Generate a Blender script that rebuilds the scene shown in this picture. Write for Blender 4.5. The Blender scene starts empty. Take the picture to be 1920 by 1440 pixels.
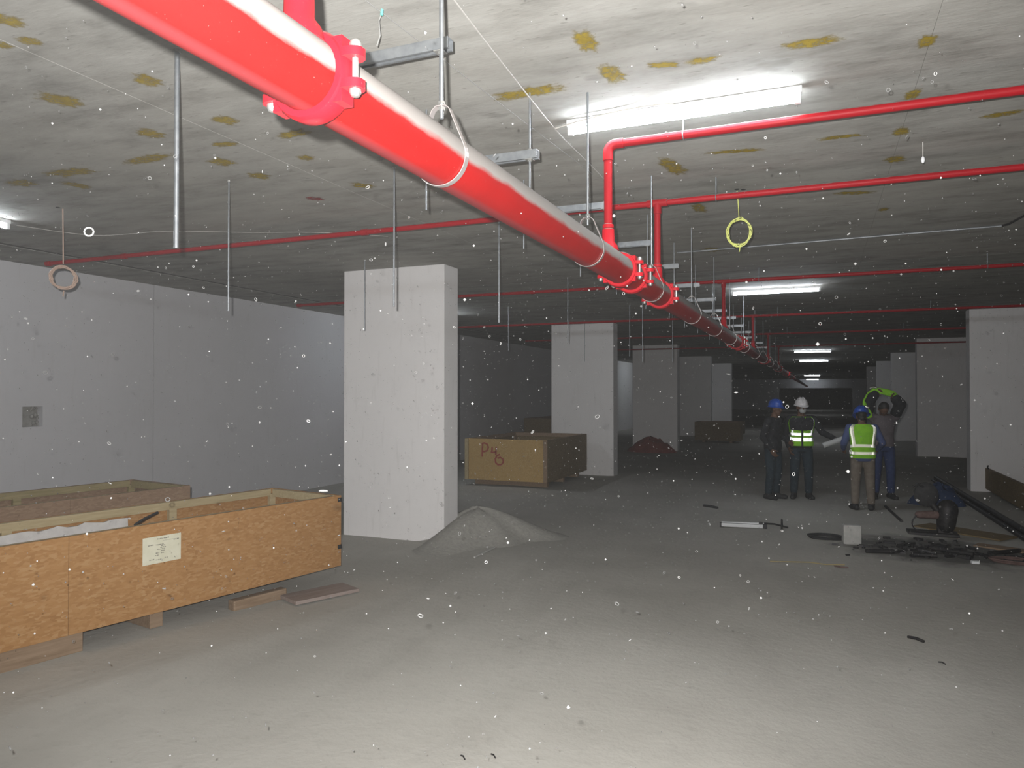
import bpy, bmesh, math, random
from mathutils import Vector, Matrix
random.seed(7)
scene = bpy.context.scene
COL = scene.collection
PI = math.pi
R = math.radians

# ------------------------------------------------------------------ camera, light, exposure
cam_d = bpy.data.cameras.new('camera'); cam = bpy.data.objects.new('camera', cam_d); COL.objects.link(cam)
cam.location = (0, 0, 1.75)
cam.rotation_euler = (R(90.746), 0, R(22.576))
cam_d.sensor_width = 36.0; cam_d.lens = 36.0 * 1383 / 1920; cam_d.clip_start = .02; cam_d.clip_end = 300
scene.camera = cam
HAZE = 4.8e-4
w = bpy.data.worlds.new('world'); scene.world = w; w.use_nodes = True
w.node_tree.nodes['Background'].inputs[0].default_value = (.5, .55, .62, 1)
w.node_tree.nodes['Background'].inputs[1].default_value = 0.0
# fine cement dust hanging in the air (homogeneous haze)
vs_ = w.node_tree.nodes.new('ShaderNodeVolumeScatter'); vs_.inputs['Density'].default_value = HAZE; vs_.inputs['Anisotropy'].default_value = 0.0
w.node_tree.links.new(vs_.outputs[0], w.node_tree.nodes['World Output'].inputs['Volume'])
scene.cycles.max_bounces = 4; scene.cycles.diffuse_bounces = 2; scene.cycles.glossy_bounces = 4; scene.cycles.volume_bounces = 0; scene.cycles.use_light_tree = False
scene.view_settings.view_transform = 'Standard'
scene.view_settings.look = 'None'
scene.view_settings.exposure = 0.12
scene.view_settings.gamma = 1.0
scene.view_settings.use_curve_mapping = False
# the camera's pop-up flash, up and to the left of the lens
FLASH_W = 1400.0
fl = bpy.data.lights.new('camera_flash', 'SPOT'); fl.energy = FLASH_W; fl.shadow_soft_size = .012
fl.spot_size = R(128); fl.spot_blend = 1.0; fl.color = (1, .985, .96)
flo = bpy.data.objects.new('camera_flash', fl); COL.objects.link(flo)
flo.location = (-.052, -.02, 1.815); flo.rotation_euler = (R(96), 0, R(23.5))
TUBE = 68.0      # emission of a lit fluorescent tube
CEIL = 3.30

# ------------------------------------------------------------------ materials
def mat(name, base=(.5, .5, .5), rough=.7, metal=0.0, spec=.5):
    m = bpy.data.materials.new(name); m.use_nodes = True
    b = m.node_tree.nodes['Principled BSDF']
    b.inputs['Base Color'].default_value = (*base, 1); b.inputs['Roughness'].default_value = rough
    b.inputs['Metallic'].default_value = metal; b.inputs['Specular IOR Level'].default_value = spec
    return m
class NT:
    def __init__(s, m): s.m = m; s.t = m.node_tree; s.b = s.t.nodes['Principled BSDF']
    def n(s, typ, **k):
        x = s.t.nodes.new(typ)
        for a, v in k.items():
            if a.startswith('i_'):
                key = a[2:]; key = int(key) if key.isdigit() else key.replace('_', ' ')
                x.inputs[key].default_value = v
            else: setattr(x, a, v)
        return x
    def l(s, a, b): s.t.links.new(a, b)
    def coords(s, scale=(1, 1, 1), world=True, rot=(0, 0, 0)):
        mp = s.n('ShaderNodeMapping'); mp.inputs['Scale'].default_value = scale; mp.inputs['Rotation'].default_value = rot
        if world: s.l(s.n('ShaderNodeNewGeometry').outputs['Position'], mp.inputs[0])
        else: s.l(s.n('ShaderNodeTexCoord').outputs['Object'], mp.inputs[0])
        return mp.outputs[0]
    def noise(s, vec, scale, detail=4, rough=.55, dist=0.0):
        x = s.n('ShaderNodeTexNoise'); x.inputs['Scale'].default_value = scale; x.inputs['Detail'].default_value = detail
        x.inputs['Roughness'].default_value = rough; x.inputs['Distortion'].default_value = dist; s.l(vec, x.inputs['Vector']); return x.outputs['Fac']
    def ramp(s, fac, stops):
        x = s.n('ShaderNodeValToRGB'); e = x.color_ramp.elements
        while len(e) < len(stops): e.new(.5)
        for q, (p, c) in zip(e, stops): q.position = p; q.color = (*c, 1) if len(c) == 3 else c
        s.l(fac, x.inputs[0]); return x.outputs[0]
    def mix(s, fac, a, b, mode='MIX'):
        x = s.n('ShaderNodeMix', data_type='RGBA', blend_type=mode)
        for v, i in ((fac, 0), (a, 6), (b, 7)):
            if hasattr(v, 'is_linked'): s.l(v, x.inputs[i])
            elif i == 0: x.inputs[0].default_value = v
            else: x.inputs[i].default_value = (*v, 1)
        return x.outputs[2]
    def base(s, c): s.l(c, s.b.inputs['Base Color'])
    def bump(s, h, strength=.3, dist=.01):
        x = s.n('ShaderNodeBump'); x.inputs['Strength'].default_value = strength; x.inputs['Distance'].default_value = dist
        s.l(h, x.inputs['Height']); s.l(x.outputs[0], s.b.inputs['Normal'])
def g(v): return (v, v, v)

def noisy(name, c0, c1, scale=8, rough=.8, bump=.2, bd=.004, world=False, metal=0.0, stretch=(1, 1, 1), spec=.4):
    m = mat(name, c0, rough, metal, spec); t = NT(m); v = t.coords(stretch, world)
    f = t.noise(v, scale, 5); t.base(t.ramp(f, [(.3, c0), (.72, c1)]))
    if bump: t.bump(f, bump, bd)
    return m

def m_ceiling():
    m = mat('ceiling_concrete', g(.3), .9, 0, .2); t = NT(m)
    v = t.coords((1.0, 2.6, 1)); v2 = t.coords()
    a = t.noise(v, 2.2, 5, .65); b = t.noise(v2, .7, 2, .6); c = t.noise(t.coords((1.5, 6, 1)), 7, 3, .7)
    col = t.ramp(a, [(.30, (.175, .170, .155)), (.5, (.30, .295, .275)), (.72, (.385, .38, .36))])
    col = t.mix(t.ramp(b, [(.35, g(0)), (.7, g(.55))]), col, (.40, .385, .35))
    col = t.mix(t.ramp(c, [(.62, g(0)), (.72, g(.5))]), col, (.13, .125, .11))
    d = t.noise(t.coords((1, 2.2, 1)), 1.6, 3, .6)
    col = t.mix(t.ramp(d, [(.66, g(0)), (.70, g(.4))]), col, (.17, .165, .15))
    t.base(col); t.bump(c, .25, .006); return m
def m_floor():
    m = mat('dusty_floor', g(.4), .95, 0, .1); t = NT(m); v = t.coords()
    a = t.noise(v, .55, 3, .6); b = t.noise(v, 14, 3, .7); c = t.noise(t.coords((1, .4, 1)), 2.5, 3, .6)
    col = t.ramp(a, [(.3, (.40, .385, .35)), (.7, (.50, .485, .445))])
    col = t.mix(t.ramp(c, [(.5, g(0)), (.75, g(.35))]), col, (.34, .325, .295))
    col = t.mix(t.ramp(b, [(.55, g(0)), (.8, g(.3))]), col, (.30, .285, .26))
    # blackened, oily patch where pipe is cut
    sp = t.n('ShaderNodeSeparateXYZ'); t.l(v, sp.inputs[0])
    def ell(cx, cy, rx, ry):
        mp = t.n('ShaderNodeMapping'); mp.inputs['Location'].default_value = (-cx / rx, -cy / ry, 0); mp.inputs['Scale'].default_value = (1 / rx, 1 / ry, 0)
        t.l(v, mp.inputs[0]); ln = t.n('ShaderNodeVectorMath', operation='LENGTH'); t.l(mp.outputs[0], ln.inputs[0]); return ln.outputs['Value']
    e = ell(1.25, 9.6, 1.0, .75); n2 = t.noise(v, 3.5, 5, .65)
    ad = t.n('ShaderNodeMath', operation='MULTIPLY_ADD'); t.l(n2, ad.inputs[0]); ad.inputs[1].default_value = 1.1; t.l(e, ad.inputs[2])
    k = t.ramp(ad.outputs[0], [(.0, g(1)), (1.0, g(0))]); 
    mr = t.n('ShaderNodeMapRange', clamp=True); mr.inputs[1].default_value = 1.75; mr.inputs[2].default_value = 1.25; mr.inputs[3].default_value = 0; mr.inputs[4].default_value = .85
    t.l(ad.outputs[0], mr.inputs[0])
    col = t.mix(mr.outputs[0], col, (.085, .083, .08))
    t.base(col); t.bump(b, .35, .012); return m
def m_paint(name, c=(.66, .645, .64), dirt=(.42, .40, .385)):
    m = mat(name, c, .85, 0, .25); t = NT(m); v = t.coords()
    a = t.noise(v, 1.1, 2, .6); b = t.noise(t.coords((6, 6, .8)), 3, 2)
    col = t.mix(t.ramp(a, [(.35, g(0)), (.8, g(.35))]), c, tuple(x * .86 for x in c))
    col = t.mix(t.ramp(b, [(.6, g(0)), (.85, g(.25))]), col, dirt)
    t.base(col); return m
def m_red(name='red_paint_dusted', dust=True, thr=-.09, col=(.27, .0042, .0036)):
    m = mat(name, col, .5, 0, .15); t = NT(m); v = t.coords()
    c = t.mix(t.ramp(t.noise(v, 9, 5), [(.4, g(0)), (.8, g(.45))]), col, tuple(x * .72 for x in col))
    c = t.mix(t.ramp(t.noise(v, 160, 2), [(.72, g(0)), (.76, g(.5))]), c, (.25, .12, .11))
    if dust:
        s = t.n('ShaderNodeSeparateXYZ'); t.l(t.n('ShaderNodeNewGeometry').outputs['Normal'], s.inputs[0])
        ad = t.n('ShaderNodeMath', operation='MULTIPLY_ADD'); t.l(t.noise(t.coords((1, .35, 1)), 16, 5, .6), ad.inputs[0]); ad.inputs[1].default_value = .45; t.l(s.outputs[2], ad.inputs[2])
        mr = t.n('ShaderNodeMapRange'); mr.inputs[1].default_value = thr + .12; mr.inputs[2].default_value = thr + .34; t.l(ad.outputs[0], mr.inputs[0])
        c = t.mix(mr.outputs[0], c, (.23, .213, .20))
        rr = t.n('ShaderNodeMapRange'); rr.inputs[3].default_value = .48; rr.inputs[4].default_value = .95; t.l(mr.outputs[0], rr.inputs[0]); t.l(rr.outputs[0], t.b.inputs['Roughness'])
        # thin greyish purple tint along the very underside
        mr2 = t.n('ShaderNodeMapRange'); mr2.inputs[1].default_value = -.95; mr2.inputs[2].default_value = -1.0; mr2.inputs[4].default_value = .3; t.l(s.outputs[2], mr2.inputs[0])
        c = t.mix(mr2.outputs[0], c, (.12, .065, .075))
    t.base(c); return m
def m_osb(name, c0, c1, c2):
    m = mat(name, c0, .75, 0, .3); t = NT(m)
    v = t.coords((1, 1, 1), False); 
    w1 = t.n('ShaderNodeTexVoronoi'); w1.inputs['Scale'].default_value = 46; mp = t.n('ShaderNodeMapping'); mp.inputs['Scale'].default_value = (.6, 1.4, 1.6); mp.inputs['Rotation'].default_value = (0, .5, 0); t.l(v, mp.inputs[0]); t.l(mp.outputs[0], w1.inputs['Vector'])
    s = t.n('ShaderNodeSeparateColor'); t.l(w1.outputs['Color'], s.inputs[0])
    a = t.ramp(s.outputs[0], [(.1, c0), (.6, c1), (.95, c2)])
    b = t.noise(v, 5, 6, .65); col = t.mix(t.ramp(b, [(.3, g(.25)), (.7, g(.85))]), a, c1)
    d = t.noise(v, 34, 4, .6); col = t.mix(t.ramp(d, [(.66, g(0)), (.74, g(.7))]), col, tuple(x * .45 for x in c0))
    t.base(col); t.bump(s.outputs[1], .15, .003); return m
def m_wood(name, c0, c1):
    m = mat(name, c0, .75, 0, .3); t = NT(m); v = t.coords((1.2, 14, 14), False)
    f = t.noise(v, 3, 5, .6, .5); t.base(t.ramp(f, [(.3, c0), (.7, c1)])); t.bump(f, .15, .003); return m
def m_stain(name, c0, c1):
    m = mat(name, c0, .9, 0, .2); t = NT(m)
    at = t.n('ShaderNodeAttribute', attribute_name='edge'); v = t.coords()
    n = t.noise(v, 28, 5, .7); ad = t.n('ShaderNodeMath', operation='MULTIPLY_ADD'); t.l(n, ad.inputs[0]); ad.inputs[1].default_value = 1.3; t.l(at.outputs['Fac'], ad.inputs[2])
    mr = t.n('ShaderNodeMapRange'); mr.inputs[1].default_value = .85; mr.inputs[2].default_value = 1.35; mr.inputs[4].default_value = .88; t.l(ad.outputs[0], mr.inputs[0])
    t.l(mr.outputs[0], t.b.inputs['Alpha']); t.base(t.ramp(t.noise(v, 17, 4), [(.35, c0), (.7, c1)])); return m

M = {}
M['ceiling'] = m_ceiling(); M['floor'] = m_floor()
M['paint'] = m_paint('column_paint', (.76, .74, .735)); M['wall'] = m_paint('wall_paint', (.58, .57, .585))
M['rough'] = noisy('bare_concrete', (.24, .235, .22), (.36, .35, .33), 14, .95, .6, .01, True)
M['joint_dark'] = noisy('dark_joint_shade', (.06, .058, .055), (.12, .115, .105), 6, .9, .2, .004, True)
M['red'] = m_red(); M['red_clean'] = m_red('red_paint', True, .72, (.29, .005, .010)); M['red_fit'] = m_red('red_enamel_fitting', True, .80, (.42, .006, .014))
M['galv'] = noisy('galvanised_steel', (.27, .29, .31), (.39, .41, .43), 20, .42, .08, .002, True, .75)
M['strap'] = mat('dusty_hanger_strap', (.42, .38, .37), .35, .6)
M['zinc'] = mat('zinc_bolt', (.62, .62, .60), .32, .85)
M['osb'] = m_osb('strand_board', (.26, .125, .042), (.35, .185, .07), (.42, .26, .125))
M['ply'] = m_osb('crate_plywood', (.36, .23, .085), (.44, .29, .11), (.50, .36, .17))
M['ply_red'] = m_osb('reddish_plywood', (.20, .13, .085), (.27, .18, .12), (.33, .24, .16))
M['ply_dark'] = m_osb('weathered_plywood', (.13, .095, .05), (.18, .13, .065), (.24, .18, .10))
M['pine'] = m_wood('pine_rail', (.34, .27, .15), (.44, .36, .22))
M['pine_old'] = m_wood('weathered_pine', (.24, .20, .10), (.33, .27, .15))
M['brown_wood'] = m_wood('brown_timber', (.20, .135, .085), (.28, .20, .135))
M['grey_wood'] = m_wood('dusty_grey_board', (.22, .17, .15), (.32, .265, .24))
M['liner'] = noisy('grey_plastic_liner', (.48, .46, .45), (.62, .60, .58), 12, .5, .4, .01)
M['paper'] = noisy('shipping_paper', (.55, .53, .40), (.64, .62, .50), 10, .8, 0)
M['ink'] = mat('faded_ink', (.20, .19, .16), .8); M['spray_red'] = mat('red_spray_paint', (.30, .055, .035), .7)
M['stain'] = m_stain('rust_yellow_stain', (.25, .175, .010), (.36, .265, .018)); M['stain_red'] = m_stain('red_mark', (.25, .03, .03), (.3, .05, .05))
M['sand'] = noisy('sand', (.31, .30, .275), (.40, .385, .35), 25, .98, .5, .01, True)
M['white_metal'] = mat('white_enamel', (.75, .76, .77), .5)
M['wire_white'] = mat('white_cable', (.40, .385, .36), .6); M['wire_green'] = mat('yellow_green_cable', (.55, .58, .16), .6)
M['wire_tan'] = mat('tan_cable', (.42, .30, .24), .7); M['string'] = mat('grey_string', (.25, .25, .24), .8)
M['cyan'] = mat('cyan_tape', (.12, .45, .40), .7)
M['black'] = noisy('black_rubber', (.018, .018, .02), (.035, .035, .035), 20, .7, .1)
M['dark_metal'] = noisy('dark_steel', (.022, .022, .026), (.055, .052, .05), 15, .55, .1, .002, False, .5)
M['rusty'] = noisy('rusty_clamp', (.10, .062, .055), (.16, .105, .095), 25, .8, .2)
M['blue_tarp'] = noisy('navy_tarp', (.015, .03, .075), (.03, .05, .11), 6, .6, .4, .02)
M['red_tarp'] = noisy('dark_red_tarp', (.16, .03, .022), (.24, .05, .035), 5, .7, .4, .02)
M['grey_block'] = noisy('grey_block', (.36, .36, .34), (.46, .45, .43), 18, .9, .4)
M['white_tube'] = mat('white_tube', (.62, .63, .64), .35)
M['tube_lit'] = mat('lit_tube', (1, 1, 1), .4)
b = M['tube_lit'].node_tree.nodes['Principled BSDF']; b.inputs['Emission Color'].default_value = (.86, .93, 1, 1); b.inputs['Emission Strength'].default_value = TUBE
M['skin'] = noisy('skin', (.115, .060, .038), (.15, .08, .05), 10, .6, 0)
M['hair'] = mat('black_hair', (.012, .011, .010), .6)
M['hivis'] = noisy('hi_vis_fabric', (.20, .50, .015), (.27, .62, .02), 12, .75, .2)
M['reflect'] = mat('reflective_tape', (.86, .86, .80), .36, 1.0)
M['reflect_hot'] = mat('reflective_silver_tape', (.95, .96, .97), .22, 1.0)
M['helmet_blue'] = mat('blue_helmet', (.012, .06, .32), .35); M['helmet_white'] = mat('white_helmet', (.62, .60, .60), .4)
M['mask'] = mat('grey_mask', (.42, .43, .43), .8)
M['black_cloth'] = noisy('black_cloth', (.010, .011, .014), (.022, .023, .027), 14, .85, .3)
M['teal_cloth'] = noisy('dark_teal_denim', (.014, .026, .036), (.026, .042, .055), 14, .85, .3)
M['navy_cloth'] = noisy('navy_cloth', (.02, .035, .10), (.035, .055, .14), 14, .85, .3)
M['blue_cloth'] = noisy('blue_shirt', (.05, .07, .17), (.075, .10, .22), 14, .85, .3)
M['khaki'] = noisy('khaki_trousers', (.15, .125, .10), (.20, .17, .14), 14, .85, .3)
M['mauve'] = noisy('grey_mauve_shirt', (.10, .085, .095), (.14, .12, .13), 14, .85, .3)
M['lens'] = mat('eye_dark', (.01, .01, .01), .3)
M['dust'] = mat('floating_dust', (.30, .30, .295), .9)
M['dust'].node_tree.nodes['Principled BSDF'].inputs['Alpha'].default_value = .6

# ------------------------------------------------------------------ mesh helpers
class MB:
    def __init__(s): s.v = []; s.f = []
    def add(s, vs, fs):
        o = len(s.v); s.v += [tuple(p) for p in vs]; s.f += [tuple(i + o for i in q) for q in fs]; return s
    def box(s, c, d, rot=None, bev=0):
        hx, hy, hz = d[0] / 2, d[1] / 2, d[2] / 2
        if bev <= 0:
            vs = [Vector((x * hx, y * hy, z * hz)) for x in (-1, 1) for y in (-1, 1) for z in (-1, 1)]
            fs = [(0, 1, 3, 2), (4, 6, 7, 5), (0, 4, 5, 1), (2, 3, 7, 6), (0, 2, 6, 4), (1, 5, 7, 3)]
        else:
            bm = bmesh.new(); bmesh.ops.create_cube(bm, size=1, matrix=Matrix.Diagonal((d[0], d[1], d[2], 1)))
            bmesh.ops.bevel(bm, geom=bm.edges[:], offset=bev, segments=2, profile=.6, affect='EDGES'); bm.verts.index_update()
            vs = [v.co.copy() for v in bm.verts]; fs = [tuple(v.index for v in f.verts) for f in bm.faces]; bm.free()
        if rot is not None: vs = [rot @ v for v in vs]
        c = Vector(c); return s.add([v + c for v in vs], fs)
    def rings(s, rs, cap=True, closed=False):
        n = len(rs[0]); vs = [p for r in rs for p in r]; fs = []
        m = len(rs)
        for i in range(m if closed else m - 1):
            for j in range(n):
                a = i * n + j; b_ = i * n + (j + 1) % n; k = (i + 1) % m
                fs.append((a, b_, k * n + (j + 1) % n, k * n + j))
        if cap and not closed: fs += [tuple(range(n))[::-1], tuple((m - 1) * n + j for j in range(n))]
        return s.add(vs, fs)
    def tube(s, path, r, n=8, closed=False, flat=None):
        P = [Vector(p) for p in path]; rs = []; m = len(P); up = None
        for i, p in enumerate(P):
            if closed: t = P[(i + 1) % m] - P[i - 1]
            else: t = P[min(i + 1, m - 1)] - P[max(i - 1, 0)]
            t.normalize()
            if up is None: up = Vector((0, 0, 1)) if abs(t.z) < .9 else Vector((1, 0, 0))
            x = t.cross(up)
            if x.length < 1e-5: x = t.orthogonal()
            x.normalize(); y = x.cross(t).normalized(); up = y
            rr = r[i] if isinstance(r, (list, tuple)) else r
            fx, fy = flat or (1, 1)
            rs.append([p + x * rr * fx * math.cos(a) + y * rr * fy * math.sin(a) for a in (2 * PI * j / n for j in range(n))])
        return s.rings(rs, True, closed)
    def cyl(s, p0, p1, r, n=12, r1=None): return s.tube([p0, p1], [r, r if r1 is None else r1], n)
    def lathe(s, c, prof, axis=(0, 0, 1), n=20):
        z = Vector(axis).normalized(); x = z.orthogonal().normalized(); y = z.cross(x); c = Vector(c)
        return s.rings([[c + z * h + x * r * math.cos(2 * PI * j / n) + y * r * math.sin(2 * PI * j / n) for j in range(n)] for r, h in prof])
    def ball(s, c, r, n=12, m=8, rot=None):
        rx, ry, rz = r if isinstance(r, (tuple, list)) else (r, r, r); c = Vector(c); rs = []
        for i in range(m + 1):
            ph = -PI / 2 + PI * i / m; k = max(math.cos(ph), .03)
            ring = [Vector((rx * k * math.cos(2 * PI * j / n), ry * k * math.sin(2 * PI * j / n), rz * math.sin(ph))) for j in range(n)]
            if rot is not None: ring = [rot @ q for q in ring]
            rs.append([q + c for q in ring])
        return s.rings(rs)
    def capsule(s, a, b_, ra, rb, n=12):
        a = Vector(a); b_ = Vector(b_); d = b_ - a; L = d.length; t = d / L; P = []; Rr = []
        for k in (-.95, -.8, -.5, 0): P.append(a + t * ra * k); Rr.append(ra * math.sqrt(1 - k * k))
        for k in (0, .5, .8, .95): P.append(b_ + t * rb * k); Rr.append(rb * math.sqrt(1 - k * k))
        return s.tube(P, Rr, n)
    def build(s, name, m, parent=None, loc=None, smooth=False, auto=True):
        me = bpy.data.meshes.new(name)
        top = parent
        while top is not None and top.parent is not None: top = top.parent
        off = Vector(loc) if loc is not None else (top.location.copy() if top is not None and top.get('_w') else Vector((0, 0, 0)))
        me.from_pydata([tuple(Vector(p) - off) for p in s.v], [], s.f); me.update()
        bm = bmesh.new(); bm.from_mesh(me); bmesh.ops.recalc_face_normals(bm, faces=bm.faces[:])
        if smooth:
            for f in bm.faces: f.smooth = True
            for e in bm.edges:
                if len(e.link_faces) == 2 and e.calc_face_angle(0) > R(40): e.smooth = False
        bm.to_mesh(me); bm.free()
        me.materials.append(M[m] if isinstance(m, str) else m)
        o = bpy.data.objects.new(name, me); COL.objects.link(o)
        if parent is not None: o.parent = parent
        elif loc is not None: o.location = loc
        return o
def tag(o, label=None, cat=None, group=None, kind=None):
    if label: o['label'] = label
    if cat: o['category'] = cat
    if group: o['group'] = group
    if kind: o['kind'] = kind
    return o
def thing(name, label, cat, loc=(0, 0, 0), rz=0, group=None):
    o = bpy.data.objects.new(name, None); COL.objects.link(o); o.empty_display_size = .1
    o.location = loc; o.rotation_euler = (0, 0, rz); return tag(o, label, cat, group)
def wthing(*a, **k):       # children given in world coordinates (no rotation)
    o = thing(*a, **k); o['_w'] = 1; WT.append(o); return o
WT = []
def copy_tree(o, parent=None):
    c = o.copy(); COL.objects.link(c); c.parent = parent
    for ch in list(o.children): copy_tree(ch, c)
    return c
def struct(o): o['kind'] = 'structure'; return o
ORD = ['nearest', 'second', 'third', 'fourth', 'fifth', 'sixth', 'seventh', 'eighth', 'ninth', 'tenth', 'eleventh', 'twelfth', 'thirteenth', 'fourteenth', 'fifteenth', 'sixteenth', 'seventeenth', 'eighteenth', 'nineteenth', 'twentieth']
def nth(i): return 'nearest' if i == 0 else ORD[i] + ' nearest'

# ------------------------------------------------------------------ shell
YB, YE = -9.0, 92.0
# floor: gently uneven dusty concrete
fm = MB(); xs = [-9 + i * .25 for i in range(66)]; ys = [YB + i * .5 for i in range(203)]
def fz(x, y):
    return .012 * math.sin(x * 1.3 + y * .7) + .010 * math.sin(x * .6 - y * 1.1 + 1) + .006 * math.sin(x * 3.1 + y * 2.3)
vs = [(x, y, fz(x, y) - .03) for y in ys for x in xs]; nx = len(xs)
fm.add(vs, [(j * nx + i, j * nx + i + 1, (j + 1) * nx + i + 1, (j + 1) * nx + i) for j in range(len(ys) - 1) for i in range(nx - 1)])
struct(fm.build('floor', 'floor', smooth=True))
def FZ(x, y): return fz(x, y) - .03
# ceiling: slab pours with open joints, the widest along the left wall
ce = struct(MB().box((-.9, (YB + YE) / 2, CEIL + .40), (17, YE - YB, .2)).build('ceiling', 'ceiling'))
for a, b_, z in ((-9.0, -7.85, CEIL), (-7.744, -3.303, CEIL), (-3.297, .4593, CEIL), (.4607, 7.4, CEIL)):
    for y0, y1 in ((YB, 9.6), (9.606, 26.0), (26.006, YE)):
        MB().box(((a + b_) / 2, (y0 + y1) / 2, (z + CEIL + .3) / 2), (b_ - a, y1 - y0, CEIL + .3 - z)).build('slab_panel', 'ceiling', ce)
MB().box((-7.797, (YB + YE) / 2, CEIL + .15), (.104, YE - YB, .29)).build('joint_shade_strip', 'joint_dark', ce)  # dark strip added in the open joint, its shade put into the colour
def stain(x0, y0, x1, y1, hw, m='stain', z=CEIL - .0025):
    mb = MB(); p = Vector((x0, y0, 0)); q = Vector((x1, y1, 0)); d = q - p; L = d.length; d.normalize(); n = Vector((-d.y, d.x, 0))
    hw *= 1.4; c = (p + q) / 2; hl = L / 2 + hw * .5; N = 28; rings = [[], []]
    for j in range(N):
        a = 2 * PI * j / N; ca, sa = math.cos(a), math.sin(a); k = random.uniform(.82, 1.18)
        for r, s in enumerate((1.0, .5)):
            rings[r].append(c + d * hl * s * k * math.copysign(abs(ca) ** .7, ca) + n * hw * s * k * math.copysign(abs(sa) ** .7, sa) + Vector((0, 0, z)))
    vs = rings[0] + rings[1]; fs = [(j, (j + 1) % N, N + (j + 1) % N, N + j) for j in range(N)] + [tuple(range(N, 2 * N))]
    o = mb.add(vs, fs).build('stain', m, ce); at = o.data.attributes.new('edge', 'FLOAT', 'POINT')
    for i in range(2 * N): at.data[i].value = 0.0 if i < N else .62
    return o
for s in [(-0.94,2.99,-0.94,3.21,0.045),(-0.93,3.36,-0.91,3.58,0.051),(-0.74,3.44,-0.59,3.49,0.029),(-0.57,3.48,-0.42,3.49,0.034),(-0.17,3.48,0.10,3.50,0.043),(0.44,3.62,0.45,3.73,0.036),(0.45,4.24,0.46,4.36,0.034),(0.46,4.82,0.46,4.95,0.04),(0.44,5.46,0.50,5.44,0.07),(0.49,6.91,0.53,6.91,0.05),(-1.60,3.52,-1.17,3.51,0.053),(-0.02,4.85,0.26,4.85,0.031),(-0.67,4.85,-0.29,4.91,0.033),(0.84,4.81,1.06,4.79,0.038),(-0.94,4.84,-0.89,5.25,0.062),(-0.93,6.08,-0.91,6.43,0.052),(-1.07,8.04,-1.01,8.22,0.09),(-3.13,1.97,-3.07,2.03,0.054),(-3.37,2.13,-3.31,2.14,0.035),(-3.23,2.15,-3.16,2.17,0.035),(-3.73,2.61,-3.63,2.73,0.08),(-3.07,2.62,-3.04,2.70,0.063),(-3.69,3.17,-3.64,3.25,0.07),(-3.12,3.18,-3.07,3.25,0.062),(-3.69,3.74,-3.67,3.85,0.08),(-3.70,4.10,-3.64,4.18,0.07),(-3.02,3.56,-2.76,3.52,0.045),(-5.04,3.55,-4.60,3.57,0.07),(-4.30,3.57,-3.86,3.53,0.055),(-5.11,3.72,-5.05,3.89,0.06),(-3.12,3.91,-3.08,3.96,0.046),(-3.48,3.51,-3.32,3.54,0.041),(-3.18,4.56,-3.07,4.68,0.057),(-5.51,3.60,-5.30,3.61,0.07),(0.10,6.20,0.43,6.30,0.045)]:
    stain(*s)
stain(-3.72, 4.75, -3.66, 4.83, .055, 'stain_red')
# left wall: two cast panels with a joint, a square chiselled pocket in the near one
wl = struct(MB().box((-9.15, (YB + YE) / 2, 1.65), (.3, YE - YB, 3.6)).build('wall_left', 'rough'))
h = MB(); X0, X1 = -9.0, -8.75; cx = (X0 + X1) / 2; dx = X1 - X0; T = CEIL + .07
def wbox(mb, y0, y1, z0, z1): mb.box((cx, (y0 + y1) / 2, (z0 + z1) / 2), (dx, y1 - y0, z1 - z0))
wbox(h, YB, 5.87, -.1, T); wbox(h, 6.12, 7.735, -.1, T); wbox(h, 5.87, 6.12, -.1, 1.35); wbox(h, 5.87, 6.12, 1.595, T); h.build('wall_panel', 'wall', wl)
h = MB(); wbox(h, 7.748, 16.4, -.1, T); h.build('wall_panel', 'wall', wl)
h = MB(); wbox(h, 16.41, 30.0, -.1, T); h.build('wall_panel', 'wall', wl)
h = MB(); wbox(h, 30.01, YE, -.1, T); h.build('wall_panel', 'paint', wl)
h = MB()
for i in range(26):
    h.ball((-8.86 + random.uniform(-.03, .05), random.uniform(6.02, 6.12), random.uniform(1.36, 1.585)), random.uniform(.012, .028), 6, 4)
h.box((-8.86, 5.99, 1.47), (.02, .25, .245)); h.build('pocket_lining', 'rough', wl)
struct(MB().box((7.2, (YB + YE) / 2, 1.65), (.2, YE - YB, 3.6)).build('wall_right', 'rough'))
struct(MB().box((-.9, YB + .1, 1.65), (16.4, .2, 3.6)).build('wall_back', 'rough'))
wf = MB(); yw = 86.0
wf.box((-6.4, yw, 1.65), (4.8, .3, 3.4)); wf.box((5.2, yw, 1.65), (3.8, .3, 3.4)); wf.box((-.35, yw, 2.84), (7.4, .3, 1.0)); struct(wf.build('wall_far', 'wall'))
struct(MB().box((-.9, YE - .1, 1.65), (16.4, .2, 3.6)).build('wall_end', 'rough'))

# columns: painted blades in two rows
def column(x0, y0, label, wd=1.43, dp=.37):
    o = MB().box((x0 + wd / 2, y0 + dp / 2, 1.62), (wd, dp, 3.36), None, .012).build('column', 'paint', None, (x0 + wd / 2, y0 + dp / 2, 0))
    return tag(o, label, 'column', 'painted concrete columns')
for i in range(5):
    column(-5.55, 7.8 + 7.85 * i, ['large white column with grey sand heaped at its foot', 'white column behind the crate sprayed in red', 'white column with a dark red tarpaulin at its base', 'dim column behind the red tarpaulin column, left of the workers', 'farthest dim column of the left row'][i])
for i in range(5):
    column(2.55, 15.65 + 7.85 * i, ['grey white column at right edge beside the low brown crate', 'second column of the right row, directly behind the nearest one', 'third column of the right row, right of the worker pulling on a vest', 'fourth column of the right row, narrow and dim', 'farthest column of the right row'][i])

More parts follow.
